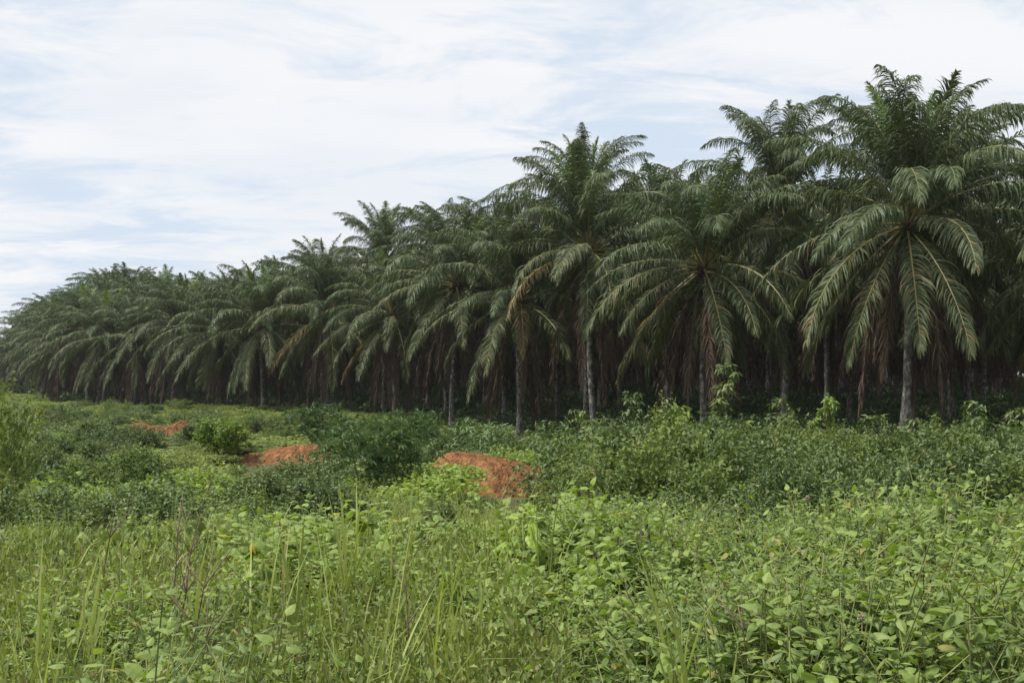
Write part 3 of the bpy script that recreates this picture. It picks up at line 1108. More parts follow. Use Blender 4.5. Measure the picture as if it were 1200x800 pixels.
# red soil heaps dug out along the plantation edge
HEAPS = [  # column of centre, depth, width, height above ground, bottom sink, label
    (567, 32.0, 4.0, 1.08, "large heap of bare red laterite soil with a sheer face, nearest of the heaps", 1.0),
    (340, 44.0, 4.6, .85, "medium heap of red soil beside the dark palmate shrub", 0.9),
    (186, 64.0, 3.8, .90, "small sliver of red soil showing far across the weeds", 1.0),
]
heap_xy = []
for k, (x, D, wd, ht, lab, sk) in enumerate(HEAPS):
    r = np.random.default_rng(77 + k)
    X = px(x, D)
    a = np.linspace(-1, 1, 96)
    b = np.linspace(-1, 1, 66)
    A, B = np.meshgrid(a, b)
    Bw = B + .10 * np.sin(A * 4 + k)
    Bw = Bw + .10 * np.sin(A * 7 + 1) * np.clip(-B, 0, 1)
    prof = sstep(-1.0, .05, Bw) * (1 - sstep(.45, 1.0, Bw))
    crest = 1.0 - .18 * A + .10 * np.sin(A * 5 + k * 2) + .05 * np.sin(A * 13)
    cr = [[0, .70, 1.0, .90, .86, .66, 0], [0, .28, .42, .80, 1.0, .80, 0], [0, .5, .7, .6, 1.0, .5, 0]][k]
    Zh = prof * ht * (np.interp(A, [-1, -.85, -.55, -.05, .55, .9, 1], cr) + .012 * np.sin(A * 17 + k + 2 * np.sin(B * 3)))
    nz = np.zeros_like(A)
    for o_ in range(7):
        f = 2.2 * 1.9 ** o_
        ph = r.uniform(0, 6, 4)
        nz += np.sin(A * f + ph[0] + 1.3 * np.sin(B * f * .7 + ph[1])) * np.sin(B * f * .9 + ph[2] + np.sin(A * f * .6 + ph[3])) / 1.75 ** o_
    # rills down the face and clods
    Zh = Zh + (.042 * nz - .06 * np.abs(np.sin(A * 6 + 1.7 * np.sin(B * 2.5 + k) + k)) ** 4 * (B < .1) + .008 * np.sin(A * 38 + 5 * nz) * prof + r.normal(0, .017, A.shape)) * (prof > .02)
    xx = A * wd * .5 + .06 * nz
    yy = B * 1.6 + .10 * nz 
    zg = ground_z(X + xx, D + yy)
    v = np.stack([xx, yy, zg - float(ground_z(X, D)) + Zh - .12], -1)
    g = Geo()
    ii, jj = np.meshgrid(np.arange(95), np.arange(65))
    b0 = (jj * 96 + ii).ravel()
    g.add(v, np.stack([b0, b0 + 1, b0 + 97, b0 + 96], -1))
    for c in range(14):                         # loose clods
        ca, cb = r.uniform(-.8, .8), r.uniform(-.98, -.6)
        i, j = int((ca + 1) / 2 * 95), int((cb + 1) / 2 * 65)
        s = r.uniform(.02, .045)
        oc = (np.array([(1, 0, 0), (-1, 0, 0), (0, 1, 0), (0, -1, 0), (0, 0, .8), (0, 0, -.8)]) + r.normal(0, .2, (6, 3))) * s + v[j, i]
        g.add(oc, None, [(0, 2, 4), (2, 1, 4), (1, 3, 4), (3, 0, 4), (2, 0, 5), (1, 2, 5), (3, 1, 5), (0, 3, 5)])
    thing("soil_heap", (X, D, float(ground_z(X, D))), lab, "soil heap", "red soil heaps", mesh=g.build("soil_heap", M['soil'], False), rz=0.0)
    heap_xy.append((X, D, wd))


def clear_of_heaps(X, Y, front=2.3, side=.50):
    ok = np.ones(len(X), bool)
    for (hx, hy, wd) in heap_xy:
        ok &= ~((np.abs(X - hx * Y / hy) < wd * side) & (Y > hy - front) & (Y < hy + 1.0))
    return ok


# -- shrubs one can tell apart
SHRUB = {}
SHRUB['bush'] = [spray_bush(400 + k, .95, 1.5, 74, 46, .105, .32, LANCE, 'bush', .16, .65) for k in range(6)]
SHRUB['fine'] = [spray_bush(430 + k, 1.0, 1.35, 95, 44, .062, .55, SMALL, 'bush', .13, .3, 1500) for k in range(5)]
SHRUB['light'] = [spray_bush(445 + k, 1.0, 1.35, 85, 42, .066, .55, SMALL, 'bush_light', .14, .3, 1300) for k in range(4)]
SHRUB['palmate'] = [clump(460 + k, 420, 1.15, 1.5, .165, 1.0, PALMATE, 'palmate', lobes=9, up=1.2) for k in range(3)]
SHRUB['bright'] = [clump(480 + k, 1900, .9, 1.5, .10, .6, SMALL, 'bright', lobes=8) for k in range(2)]
SHRUB['round'] = [spray_bush(487, .85, 1.5, 130, 40, .10, .55, SMALL, 'bright', .13, .2, 1500, 9)]
SHRUB['creeper'] = [clump(495 + k, 1700, 1.1, .9, .06, .95, HEART, 'heart', lobes=8) for k in range(3)]
SHRUB['glossy'] = [clump(490, 900, 1.1, 1.4, .20, .25, LANCE, 'palmate', lobes=8, droop=.5)]


def shrub(name, kind, var, X, Y, h, wscale, label, cat="shrub", group=None, rz=None):
    fo, br = SHRUB[kind][var % len(SHRUB[kind])]
    base = {'bush': 1.5, 'fine': 1.35, 'light': 1.35, 'palmate': 1.5, 'bright': 1.5, 'round': 1.5, 'glossy': 1.4, 'creeper': .9}[kind]
    sc = h / base / 0.93
    o = thing(name, (X, Y, float(ground_z(X, Y)) - .03), label, cat, group, R.uniform(0, 6.28) if rz is None else rz)
    for n_, m_ in (("foliage", fo), ("branch", br)):
        link(n_, m_, o, scale=(sc * wscale, sc * wscale, sc))
    return o


def shrub_px(name, kind, var, x, D, ytop, wscale, label, cat="shrub", group=None):
    X, Z = px(x, D, ytop)
    return shrub(name, kind, var, X, D, max(.4, Z - float(ground_z(X, D))), wscale, label, cat, group)


shrub_px("round_bush", 'round', 0, 264, 44, 482, .95, "round bright green bush standing alone between the far soil heaps")
shrub_px("palmate_shrub", 'palmate', 0, 430, 29, 492, .92, "large dark palmate-leaved shrub between the two red soil heaps")
shrub_px("palmate_shrub", 'palmate', 1, 399, 33, 517, .7, "lower dark palmate-leaved shrub leaning against the medium soil heap")
shrub_px("palmate_shrub", 'palmate', 2, 375, 54, 479, 1.1, "flat-topped palmate-leaved shrub behind the medium soil heap")
shrub_px("palmate_shrub", 'palmate', 0, 508, 46, 484, 1.0, "wide palmate-leaved shrub behind the creeper slope left of the large soil heap")
shrub_px("drooping_shrub", 'glossy', 0, 576, 42, 497, 1.1, "glossy shrub with long drooping leaves right behind the large soil heap")
shrub_px("drooping_shrub", 'glossy', 0, 540, 47, 508, 1.1, "smaller drooping-leaved shrub in front of the slim palm trunks")
shrub_px("leafy_bush", 'light', 1, -14, 17, 424, .5, "tall yellow-green leafy bush cut off at the photo's left edge")
shrub_px("leafy_bush", 'light', 0, -50, 14, 502, .8, "lower yellow-green leafy bush below the tall one at the photo's left edge")
shrub_px("low_bush", 'fine', 1, 508, 18, 580, 1.1, "low rounded dark bush in the hollow just below the large soil heap")
shrub_px("low_bush", 'fine', 2, 700, 21, 545, 1.2, "low rounded bush in front of the leafy thicket's foot")
for k, (x, D, y, w) in enumerate([(60, 75, 470, 1.6), (135, 80, 474, 1.5), (215, 70, 479, 1.4), (100, 50, 487, 1.6), (40, 45, 485, 1.5), (160, 48, 494, 1.4), (320, 72, 487, 1.3),
                                  (340, 60, 492, 1.2), (230, 52, 492, 1.4), (20, 60, 472, 1.6), (180, 95, 470, 1.5), (280, 85, 486, 1.2)]):
    shrub_px("bush", ['fine', 'bush', 'bright'][k % 3] if k % 3 < 2 else 'fine', k, x, D, y, w,
             ["low wide bush", "bush", "small bush", "rounded bush"][k % 4] + " " + ["farthest left under the left edge's palms", "under the far palms left of the soil sliver", "just above the soil sliver", "midway between left edge and soil sliver", "right of the left edge's tall bush",
              "below and left of the soil sliver", "between the round bright bush and the medium soil heap", "just above the medium soil heap", "left of the round bright bush", "beside the left edge's tall bush", "farthest back above the soil sliver", "farthest back behind the round bright bush"][k], "shrub", "far bushes before the palms")

for k, (x, D, y, w, lab) in enumerate([
        (303, 60, 483, 1.2, "dark bush between the round bright bush and the flat-topped palmate shrub"), (345, 72, 480, 1.3, "bush in the palms' shade behind the flat-topped palmate shrub"),
        (412, 60, 486, 1.2, "small bush just right of the flat-topped palmate shrub"), (452, 64, 488, 1.3, "bush at the foot of the thin pale palm trunk"),
        (480, 56, 493, 1.1, "low bush between the thin pale trunk and the wide palmate shrub"), (604, 50, 508, 1.0, "bush touching the slim bare palm trunk behind the large soil heap"),
        (556, 58, 496, 1.3, "bush in the shade above the glossy drooping shrub"), (640, 45, 508, 1.2, "grassy bush between the slim bare trunk and the thicket"),
        (395, 80, 478, 1.5, "wide low bush far back before the dark palm skirts"), (238, 74, 480, 1.4, "low bush far back left of the round bright bush")]):
    shrub_px("bush", ['fine', 'bush', 'light'][k % 3], k, x, D, y, w, lab, "shrub", "bushes at the palms' feet")

# thicket on the right: one bush beside the other, from the hollow up to the first palms
SAP_MARK = [(685, "by the thicket's left shoulder"), (738, "below the leafy left sapling"), (802, "below the pale-leaved sapling"), (848, "below the tallest sapling"),
            (916, "below the tufted slender sapling"), (973, "below the bright-topped sapling"), (1057, "below the big palm's trunk"), (1136, "below the feathery sapling"), (1200, "by the photo's right edge")]
TH = random.Random(8)
placed, items = [], []
tries = 0
while len(placed) < 120 and tries < 9000:
    tries += 1
    D = TH.uniform(13.2, 27)
    u = TH.uniform(.02, .53)
    X = u * D
    x = 600 + FPX * u
    yfront = np.interp(x, [620, 700, 900, 1200], [556, 572, 590, 606]) + TH.uniform(-6, 10)
    yback = np.interp(x, [620, 650, 700, 735, 790, 830, 900, 980, 1060, 1130, 1200], [530, 500, 484, 468, 480, 488, 491, 486, 496, 492, 489]) + TH.uniform(-20, 16)
    f = float(sstep(13.5, 19.5, D))
    ytop = yfront + (yback - yfront) * f + TH.uniform(-30, 22) * (1 - f)
    h = float(EYE + (HORY - ytop) * D / FPX - ground_z(X, D))
    if h < .7 or h > 2.5 or ytop < 464:
        continue
    if any((X - a) ** 2 + (D - b) ** 2 < (.42 * h + .34) ** 2 for a, b in placed):
        continue
    kind = TH.choice(['bush', 'bush', 'fine', 'fine', 'light'])
    if x - .6 * h * FPX / D < 622:
        continue
    placed.append((X, D))
    o = shrub("thicket_bush", kind, len(placed), X, D, h, TH.uniform(.75, 1.05), "", "shrub", "bushes of the right-hand thicket")
    band = "front" if D < 17.5 else ("middle" if D < 22 else "rear")
    w_ = {'fine': "fine-leaved", 'light': "pale", 'bush': "narrow-leaved"}[kind]
    mk = near_mark(SAP_MARK, x)
    items.append((o, x, ("%s %s bush of the thicket %s" % (band, w_, mk), "%s %s thicket bushes %s" % (band, w_, mk))))
count_out(items)

# low bushes that make the lumps of the clearing left of the thicket
LOW_MARK = [(0, "by the photo's left edge"), (70, "by the left edge bush"), (150, "left of the soil sliver"), (200, "below the soil sliver"), (264, "below the round bright bush"),
            (333, "below the medium soil heap"), (428, "below the large palmate shrub"), (500, "left of the large soil heap"), (566, "below the large soil heap"), (640, "right of the large soil heap")]
LB = random.Random(14)
lowp, items = [], []
tries = 0
while len(lowp) < 95 and tries < 6000:
    tries += 1
    D = 13 * (105 / 13) ** LB.random()
    u = LB.uniform(-.5, .03)
    X = u * D
    x = 600 + FPX * u
    if not clear_of_heaps(np.array([X]), np.array([D]), 20.0, .60)[0] or edge_dist(X, D) > -3 or (abs(x - 264) < 45 and 22 < D < 60) or (abs(x - 425) < 40 and 22 < D < 31):
        continue
    if any((X - a) ** 2 + (D - b) ** 2 < (.75 + .022 * D) ** 2 for a, b in lowp):
        continue
    lowp.append((X, D))
    h = LB.uniform(.7, 1.6) * (1.1 if 17 < D < 30 and -.42 < u < -.22 else 1)
    kind = LB.choice(['fine', 'fine', 'light', 'light', 'bush', 'creeper' if D > 18 else 'light'])
    o = shrub("low_bush", kind, len(lowp), X, D, h * (.75 if kind == 'creeper' else 1), LB.uniform(.95, 1.35), "", "shrub", "low bushes of the clearing")
    band = "near" if D < 20 else ("middle" if D < 36 else "far")
    w_ = {'fine': "fine-leaved", 'light': "pale", 'bush': "narrow-leaved", 'creeper': "broad-leaved"}[kind]
    mk = near_mark(LOW_MARK, x)
    items.append((o, x, ("%s low %s bush %s" % (band, w_, mk), "%s low %s bushes %s" % (band, w_, mk))))
count_out(items)
for k, (x, D, yt, w) in enumerate([(505, 29, 545, 1.6), (470, 27, 556, 1.5), (540, 34.5, 533, 1.3), (600, 36, 534, 1.3)]):
    shrub_px("creeper_mound", 'creeper', k, x, D, yt, w, ["creeper mound on the slope just left of the large soil heap", "lower creeper mound spilling left from the large soil heap",
             "creeper mound over the back of the large soil heap", "creeper tuft behind the right end of the large soil heap"][k], "creeper", "creeper mounds")

# tall saplings standing out of the thicket
def sapling(X, Y, h, seed, label, leaf=.22, mat='bush', n=110, name="sapling"):
    n = int(n * 1.7)
    leaf = leaf * 1.15
    r = np.random.default_rng(seed)
    z0 = float(ground_z(X, Y))
    o = thing(name, (X, Y, z0), label, "sapling", "saplings rising from the thicket")
    gs, gl = Geo(), Geo()
    s = np.linspace(0, 1, 7)
    pth = np.stack([.14 * np.sin(s * 3 + seed), .12 * np.sin(s * 2.3 + seed * 2) , s * h], -1)
    gs.tube(pth, np.linspace(.03, .008, 7), 5)
    tips = []
    for b in range(int(6 + h * 4)):
        k = r.uniform(.35, 1)
        p0 = np.array([np.interp(k, s, pth[:, i]) for i in range(3)])
        a, e, l = r.uniform(0, 6.28), r.uniform(.1, .9), r.uniform(.15, .5) * (1.3 - .6 * k)
        d = np.array([math.cos(e) * math.cos(a), math.cos(e) * math.sin(a), math.sin(e)])
        p1 = p0 + d * l
        gs.tube([p0, p1], [.008, .004], 4)
        tips.append(p1)
    tips.append(pth[-1])
    tips = np.array(tips)
    k = r.integers(0, len(tips), n)
    a, e = r.uniform(0, 6.28, n), r.normal(-.35, .5, n)
    d = np.stack([np.cos(e) * np.cos(a), np.cos(e) * np.sin(a), np.sin(e)], -1)
    L = leaf * r.uniform(.6, 1.2, n)
    gl.leaves(LANCE, tips[k] + r.normal(0, .04, (n, 3)), d, np.tile([0, 0, 1.0], (n, 1)) + r.normal(0, .3, (n, 3)), L, L * .34, r.uniform(0, 1, n))
    link("stem", gs.build("stem", M['wood']), o)
    link("foliage", gl.build("foliage", M[mat], False), o)
    return o


SAP = [(848, 36, 430, "tallest vine-draped sapling standing clear above the thicket before the dark palm trunks", .26, 'bush', 320),
       (738, 33, 468, "leafy sapling topping the left end of the thicket", .2, 'bush', 190),
       (685, 32, 484, "short leafy sapling at the thicket's left shoulder by the bare palm trunk", .2, 'bush', 150),
       (802, 34, 477, "pale-leaved sapling just left of the tallest vine-draped sapling", .2, 'bright', 150),
       (916, 31, 468, "slender sapling with a rounded tuft of leaves right of the tallest sapling", .2, 'bush', 150),
       (973, 30, 470, "bright-topped sapling left of the big palm's pale trunk", .2, 'bright', 170),
       (1018, 30, 487, "small drooping sapling close left of the big palm's pale trunk", .2, 'bush', 110),
       (1136, 29, 473, "feathery sapling with hanging narrow leaves right of the big palm's pale trunk", .24, 'bush', 200),
       (1186, 30, 482, "slanting sapling near the photo's right edge above the thicket", .22, 'bush', 140),
       (1075, 28, 497, "low sapling poking from the thicket just below the big palm's trunk", .2, 'bush', 110),
       (880, 27, 497, "low pale sapling with thin leaves in the middle of the thicket", .2, 'bright', 110)]
for k, (x, D, y, lab, lf, mt, n) in enumerate(SAP):
    X, Z = px(x, D, y)
    sapling(X, D, Z - float(ground_z(X, D)), 30 + k, lab, lf, mt, n)

def wscale(X, Y):
    """height of the weed bed: tall on the right, low among the grass, and in mounds"""
    u = X / Y
    m = .5 + .5 * np.sin(X * 2.3 + 1.3 * np.sin(Y * 1.1)) * np.sin(Y * 1.7 + 1.2 * np.sin(X * .9) + .6)
    near = np.interp(Y, [2.4, 4.2], [.80, 1.0])
    leafy = .30 * np.exp(-((u + .29) / .08) ** 2) * (1 - sstep(3.8, 5.0, Y))
    return ((.74 + .22 * sstep(-.08, .12, u)) * (.56 + .72 * m) + leafy) * near


# -- foreground weeds: the nearest ones as plants of their own, the rest as ground cover
WR = random.Random(21)
spots = []
tries = 0
while len(spots) < 230 and tries < 20000:
    tries += 1
    D = math.sqrt(WR.uniform(2.5 ** 2, 6.6 ** 2))
    u = WR.uniform(-.53, .53)
    w = sstep(-.10, .08, u) * .60 + .40 + .35 * math.exp(-((u + .30) / .07) ** 2) * (D < 4.2)
    if WR.random() > w:
        continue
    X = u * D
    if any((X - a) ** 2 + (D - b) ** 2 < .055 for a, b in spots):
        continue
    spots.append((X, D))
items = []
WEED_MARK = [(20, "by the left edge"), (95, "by the thin sprawling grass"), (160, "by the yellowish grass clump"), (240, "under the dry stalks"), (335, "by the tall thin grass"),
             (413, "by the tallest grass clump"), (520, "by the pale bent grass"), (620, "by the lime green plant"), (720, "below the thicket's left end"), (806, "by the broad upright grass"),
             (890, "by the arching dry twig"), (975, "below the pale grass blades"), (1070, "below the big palm's trunk"), (1165, "by the bottom right grass")]
spots.sort(key=lambda p: p[1])
for k, (X, D) in enumerate(spots):
    u = X / D
    heart = WR.random() < (.4 if -.2 < u < .05 else .12) * (1.0 if D > 4 else .25)
    lib = BROAD if heart else WEED
    st, fo, jn, data = lib[k % len(lib)]
    z0 = float(ground_z(X, D))
    band = "front-row" if D < 3.7 else ("middle-row" if D < 5.2 else "back-row")
    w_ = "heart-leaved" if heart else "leafy"
    mk = near_mark(WEED_MARK, 600 + FPX * u)
    lab = ("%s %s weed %s" % (band, w_, mk), "%s %s weeds %s" % (band, w_, mk))
    sc = WR.uniform(.85, 1.12) * float(wscale(X, D))
    o = thing("weed", (X, D, z0 - .02), "", "weed", "foreground weeds", WR.uniform(0, 6.28), None, (WR.gauss(0, .1), WR.gauss(0, .1)), sc)
    items.append((o, 600 + FPX * u, lab))
    link("stem", st, o)
    if u > .05 and k % 9 == 0:
        P_ = data[0]
        top = P_[np.argmax(P_[:, 2])]
        link("seed_head", SEED, o, (float(top[0]), float(top[1]), float(top[2]) + .02))
    if k < 26:
        leaf_objects(o, data, LEAF_H if heart else LEAF_O, 1.0 if heart else WEED_W[k % 7] / .62)
    else:
        link("foliage", fo, o)
count_out(items)

DRY = []
for k in range(2):                                   # dead stems and withered leaves among the living
    r = np.random.default_rng(950 + k)
    g = Geo()
    for i in range(7):
        a, e, l = r.uniform(0, 6.28), r.uniform(.5, 1.4), r.uniform(.4, .95)
        d = np.array([math.cos(e) * math.cos(a), math.cos(e) * math.sin(a), math.sin(e)])
        b_ = np.array([r.normal(0, .06), r.normal(0, .06), 0])
        g.tube([b_, b_ + d * l * .5 + r.normal(0, .02, 3), b_ + d * l + np.array([0, 0, -.05])], [.004, .003, .0015], 4, mat=1)
        m_ = 7
        f_ = r.uniform(.3, 1, m_)
        aa = r.uniform(0, 6.28, m_)
        g.leaves(OVATE, b_ + d * (l * f_)[:, None], np.stack([np.cos(aa) * .4, np.sin(aa) * .4, np.full(m_, -1.0)], -1), r.normal(0, 1, (m_, 3)), r.uniform(.03, .06, m_), .02, r.uniform(0, 1, m_))
    DRY.append(g.build("dead_weed", [M['frond_dead'], M['twig']], False))

# more of the same weeds behind and between
n = 5400
X, Y = wedge(n, 2.6, 12.5)
u = X / Y
keep = R.uniform(0, 1, n) < (sstep(-.13, .06, u) * .5 + .5)
X, Y = X[keep], Y[keep]
Zg = ground_z(X, Y)
n = len(X)
gn_scatter("undergrowth", np.stack([X, Y, Zg - .03], -1), R.uniform(0, 6.28, n), np.repeat(R.uniform(.72, 1.22, (n, 1)) * wscale(X, Y)[:, None], 3, 1),
           np.where(R.uniform(0, 1, n) > np.where((np.abs(X / Y + .06) < .17) & (Y > 4.5), .62, np.where(Y < 4.5, .07, .18)), R.integers(0, 7, n), np.where(R.uniform(0, 1, n) < .10, R.integers(12, 14, n), R.integers(7, 12, n))), [w[2] for w in WEED] + [b[2] for b in BROAD] + DRY, M['weed'],
           R.normal(0, .12, (n, 2)))

# fine herbs over the whole clearing
n = 15000
X, Y = wedge(n, 5, 105)
X2, Y2 = wedge(4000, 95, 330, u1=-.1)
X, Y = np.concatenate([X, X2]), np.concatenate([Y, Y2])
n = len(X)
on_heap = ~clear_of_heaps(X, Y)
keep = (edge_dist(X, Y) < 1.5) & (~on_heap | (R.uniform(0, 1, n) < .07))
keep &= ~((Y < 10) & (X / Y > .02) & (R.uniform(0, 1, n) < .6))
X, Y = X[keep], Y[keep]
n1 = 2600
X1, Y1 = wedge(n1, 2.3, 15, u1=.02)
X, Y = np.concatenate([X, X1]), np.concatenate([Y, Y1])
n = len(X)
hh = .55 + .75 * (.5 + .5 * np.sin(X * .45 + 2 * np.sin(Y * .21)) * np.sin(Y * .37 + 1.5 * np.sin(X * .19)))
hh = hh * np.interp(Y, [3, 8, 14, 30, 100], [.75, .7, .5, .5, .8])
hh = np.where(clear_of_heaps(X, Y, 18.0, .6), hh, hh * .3)
ww = np.interp(Y, [3, 10, 30, 100, 300], [.75, 1.0, 1.5, 2.3, 5])
hh = np.where((np.abs(X / Y + .045) < .09) & (Y > 33) & (Y < 62), hh * .45, hh)
tiny = np.where(clear_of_heaps(X, Y), 1.0, .30)
ww = ww * tiny
hh = hh * np.where(tiny < 1, 1.2, 1.0)
scl = np.stack([ww, ww, hh * R.uniform(.6, 1.45, n)], -1) * R.uniform(.75, 1.2, (n, 1))
gn_scatter("ground_cover", np.stack([X, Y, ground_z(X, Y) - .03], -1), R.uniform(0, 6.28, n), scl,
           np.where(Y < 8, R.integers(8, 11, n), np.where(R.uniform(0, 1, n) < .72, R.integers(0, 5, n), R.integers(5, 8, n))), HERB + HERB_B + HERB_S, M['herb'])

# grass, mostly on the left
n = 5600
X, Y = wedge(n, 2.3, 24)
u = X / Y
keep = R.uniform(0, 1, n) < (1 - sstep(-.22, .12, u)) * .9 + .05
keep &= edge_dist(X, Y) < 0
keep &= (Y > 3.2) | (R.uniform(0, 1, n) < .35)
X, Y = X[keep], Y[keep]
n = len(X)
gn_scatter("grass", np.stack([X, Y, ground_z(X, Y) - .03], -1), R.uniform(0, 6.28, n), np.repeat(R.uniform(.7, 1.15, (n, 1)), 3, 1),
           np.where(R.uniform(0, 1, n) < np.where(Y < 5, .97, .92), R.integers(0, 4, n), R.integers(4, 8, n)), GRASS_S + GRASS_T, M['grass'], R.normal(0, .10, (n, 2)))

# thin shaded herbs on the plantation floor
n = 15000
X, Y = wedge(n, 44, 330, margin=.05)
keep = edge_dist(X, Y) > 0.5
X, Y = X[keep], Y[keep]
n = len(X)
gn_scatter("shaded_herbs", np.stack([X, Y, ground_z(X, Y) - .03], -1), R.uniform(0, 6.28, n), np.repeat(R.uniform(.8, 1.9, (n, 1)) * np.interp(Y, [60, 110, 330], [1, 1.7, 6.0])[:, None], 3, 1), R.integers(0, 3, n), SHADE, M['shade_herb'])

# -- single plants that stand out in front
TALL = [(326, 5.4, 641, "tall thin grass clump left of the front middle"), (356, 5.0, 652, "upright grass clump of broad blades at the front middle"),
        (413, 6.2, 598, "tallest dark green grass clump in the middle of the weeds"), (452, 6.0, 640, "leaning grass clump right of the tallest grass clump"),
        (523, 5.6, 645, "pale bent grass clump at the front middle"), (622, 8.5, 578, "single tall reed-like grass clump beside the lime green plant"),
        (806, 3.2, 716, "broad upright grass clump inside the weed bed at the front right"), (962, 6.6, 590, "short pair of pale grass blades above the right-hand weed bed"),
        (160, 6.0, 655, "yellowish grass clump among the weeds at the front left"), (95, 4.2, 690, "thin sprawling grass clump near the photo's left edge"),
        (1178, 3.6, 742, "bright grass clump at the bottom right corner"), (215, 4.6, 668, "grass clump with a broad yellow blade at the front left")]
for k, (x, D, y, lab) in enumerate(TALL):
    X, Z = px(x, D, y)
    h = 1.12 * (Z - float(ground_z(X, D)))
    ms = grass_mesh(500 + k, 22 if k not in (5, 7) else 8, (h * .6, h * 1.15), .0105, .045, .07, .4, "grass_clump")
    thing("grass_clump", (X, D, float(ground_z(X, D)) - .02), lab, "grass clump", "tall grass clumps", mesh=ms)

BIG = [weed_meshes(160 + k, HEART, .95, 'heart', stems=4, h=(.5, .8), leaf=.125) for k in range(3)]
items, bp_ = [], []
BR = random.Random(31)
while len(bp_) < 46:
    D, u = BR.uniform(5.2, 12), BR.uniform(-.27, .10)
    X = u * D
    if any((X - a) ** 2 + (D - b) ** 2 < .20 for a, b in bp_):
        continue
    bp_.append((X, D))
    st, fo, jn, data = BIG[len(bp_) % 3]
    o = thing("broad_leaf_plant", (X, D, float(ground_z(X, D)) - .02), "", "plant", "broad-leaved plants behind the grass", BR.uniform(0, 6.28), None, (BR.gauss(0, .08), BR.gauss(0, .08)), BR.uniform(.9, 1.3))
    link("stem", st, o)
    link("foliage", fo, o)
    mk = near_mark(WEED_MARK, 600 + FPX * u)
    b_ = "nearer" if D < 7.5 else "farther"
    items.append((o, 600 + FPX * u, ("%s large-leaved plant %s" % (b_, mk), "%s large-leaved plants %s" % (b_, mk))))
count_out(items)
items = []
for k in range(44):
    D, u = BR.uniform(3.4, 9.5), BR.uniform(-.5, .06)
    X = u * D
    h = BR.uniform(.75, 1.2)
    ms = grass_mesh(600 + k, BR.randint(7, 16), (h * .65, h * 1.1), .0065, .04, .15, .7, "grass_clump")
    o = thing("grass_clump", (X, D, float(ground_z(X, D)) - .02), "", "grass clump", "tall grass clumps", mesh=ms)
    mk = near_mark(WEED_MARK, 600 + FPX * u)
    b_ = "nearer" if D < 5.5 else "farther"
    items.append((o, 600 + FPX * u, ("%s tall grass tuft %s" % (b_, mk), "%s tall grass tufts %s" % (b_, mk))))
count_out(items)

# lime green young plant
X, Z = px(612, 6.8, 592)
z0 = float(ground_z(X, 6.8))
o = thing("young_plant", (X, 6.8, z0), "lime green young plant with large drooping leaves beside the tall reed-like grass", "plant")
r = np.random.default_rng(5)
gs, n = Geo(), 60
hp = Z - z0
gs.tube([(0, 0, 0), (.02, 0, hp * .5), (0, .02, hp * .9)], [.012, .009, .005], 5)
link("stem", gs.build("stem", M['stem']), o)
for i in range(n):
    f = r.uniform(.45, 1)
    a, e = r.uniform(0, 6.28), r.normal(-.75, .3) + (.8 if f > .92 else 0)
    d = np.array([math.cos(e) * math.cos(a), math.cos(e) * math.sin(a), math.sin(e)])
    g = Geo()
    L = r.uniform(.085, .14)
    g.leaves(OVATE, [np.array([.12 * math.cos(a), .12 * math.sin(a), hp * f * .98]) * np.array([1 - .6 * (f > .92)] * 2 + [1])], [d], [np.array([0, 0, 1.0]) + r.normal(0, .2, 3)], L, L * .42, r.uniform(0, 1))
    link("leaf", g.build("leaf", M['lime'], False), o)

# plant with two yellow leaves on the left
X, Z = px(292, 5.2, 622)
z0 = float(ground_z(X, 5.2))
o = thing("tall_weed", (X, 5.2, z0), "tall weed with a yellow leaf pair hanging from its top at the left", "weed")
gs = Geo()
hp = Z - z0
gs.tube([(0, 0, 0), (.01, 0, hp * .6), (.03, 0, hp)], [.008, .006, .004], 5)
link("stem", gs.build("stem", M['stem']), o)
for i in range(12):
    a = r.uniform(0, 6.28)
    d = np.array([math.cos(a), math.sin(a), -.6])
    g = Geo()
    y_ = i in (2, 5)
    zf = hp * (.95 if y_ else r.uniform(.5, 1.0))
    if y_:
        d = np.array([(.3 if i == 2 else -.25), -.6, -1.1])
    g.leaves(HEART, [(.03, 0, zf)], [d], [(0, -.3, 1)], .06 if y_ else r.uniform(.08, .12), .032 if y_ else .09, r.uniform(0, 1))
    link("leaf", g.build("leaf", M['yellow'] if y_ else M['heart'], False), o)

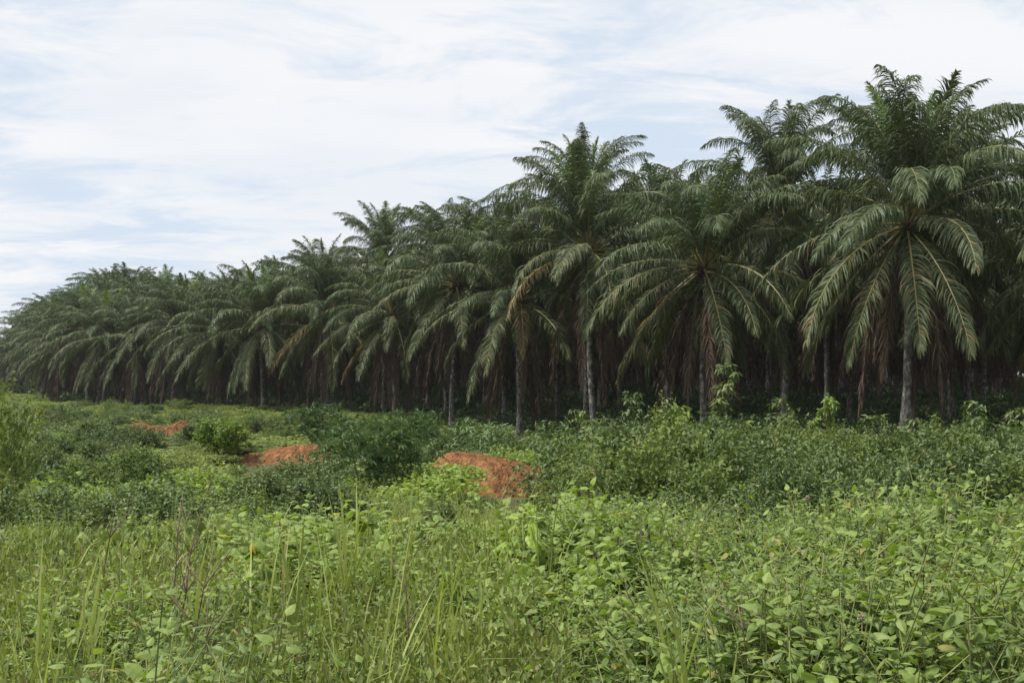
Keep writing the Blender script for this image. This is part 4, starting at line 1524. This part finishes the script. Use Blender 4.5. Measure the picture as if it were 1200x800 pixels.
# dry stalks sticking out of the weeds
STALK = [((138, 552), (108, 690), 5.6, "longest dry brown stalk standing by itself at the left"),
         ((218, 585), (190, 690), 5.0, "thin grey dry stalk leaning right beside the forked stalks"),
         ((255, 548), (176, 712), 4.6, "dark dry stalk leaning far right with a forked top"),
         ((240, 600), (200, 705), 4.3, "short dark dry stalk crossing behind the forked one"),
         ((250, 640), (205, 735), 3.8, "dry twig leaning over the weeds below the forked stalk"),
         ((476, 650), (480, 790), 4.2, "straight thin dry stalk at the front middle"),
         ((240, 700), (238, 800), 3.4, "short upright dry stem near the bottom left"),
         ((860, 690), (905, 650), 3.6, "thin dry twig arching through the weed bed at the right")]
for k, ((x1, y1), (x0, y0), D, lab) in enumerate(STALK):
    X1, Z1 = px(x1, D, y1)
    X0, Z0 = px(x0, D, y0)
    zg = float(ground_z(X0, D))
    r = np.random.default_rng(k)
    Xb = X0 + (X0 - X1) * .25
    g = Geo()
    s = np.linspace(0, 1, 8)
    P = np.stack([(Xb + (X1 - Xb) * s) - Xb + r.normal(0, .008, 8), .05 * np.sin(s * 3 + k), (Z1 - zg) * s], -1)
    g.tube(P, np.linspace(.0052, .002, 8), 5)
    for b in range(5):
        i = int(r.integers(3, 7))
        a = r.uniform(0, 6.28)
        l = r.uniform(.06, .22)
        g.tube([P[i], P[i] + np.array([math.cos(a) * l * .6, math.sin(a) * l * .4, l * .8])], [.003, .0015], 4)
    thing("dry_stalk", (Xb, D, zg), lab, "dry stalk", "dry stalks in the weeds", mesh=g.build("dry_stalk", M['twig']))

# ------------------------------------------------------------------ the humid air that pales the far palms
hz, t = mat_new("humid_air")
vo = N(t, "ShaderNodeVolumePrincipled")
vo.inputs["Color"].default_value = (0.86, 0.92, 1.0, 1)
vo.inputs["Density"].default_value = 0.00014
vo.inputs["Anisotropy"].default_value = 0.2
ho = N(t, "ShaderNodeOutputMaterial")
t.links.new(vo.outputs[0], ho.inputs["Volume"])
g = Geo()
bx = np.array([(x, y, z) for z in (-3.8, 24.0) for y in (-420.0, 4060.0) for x in (-2540.0, 2540.0)])
g.add(bx, [(0, 2, 3, 1), (4, 5, 7, 6), (0, 1, 5, 4), (2, 6, 7, 3), (0, 4, 6, 2), (1, 3, 7, 5)])
tag(link("haze", g.build("haze", hz, False)), kind="stuff")
S.cycles.volume_bounces = 0
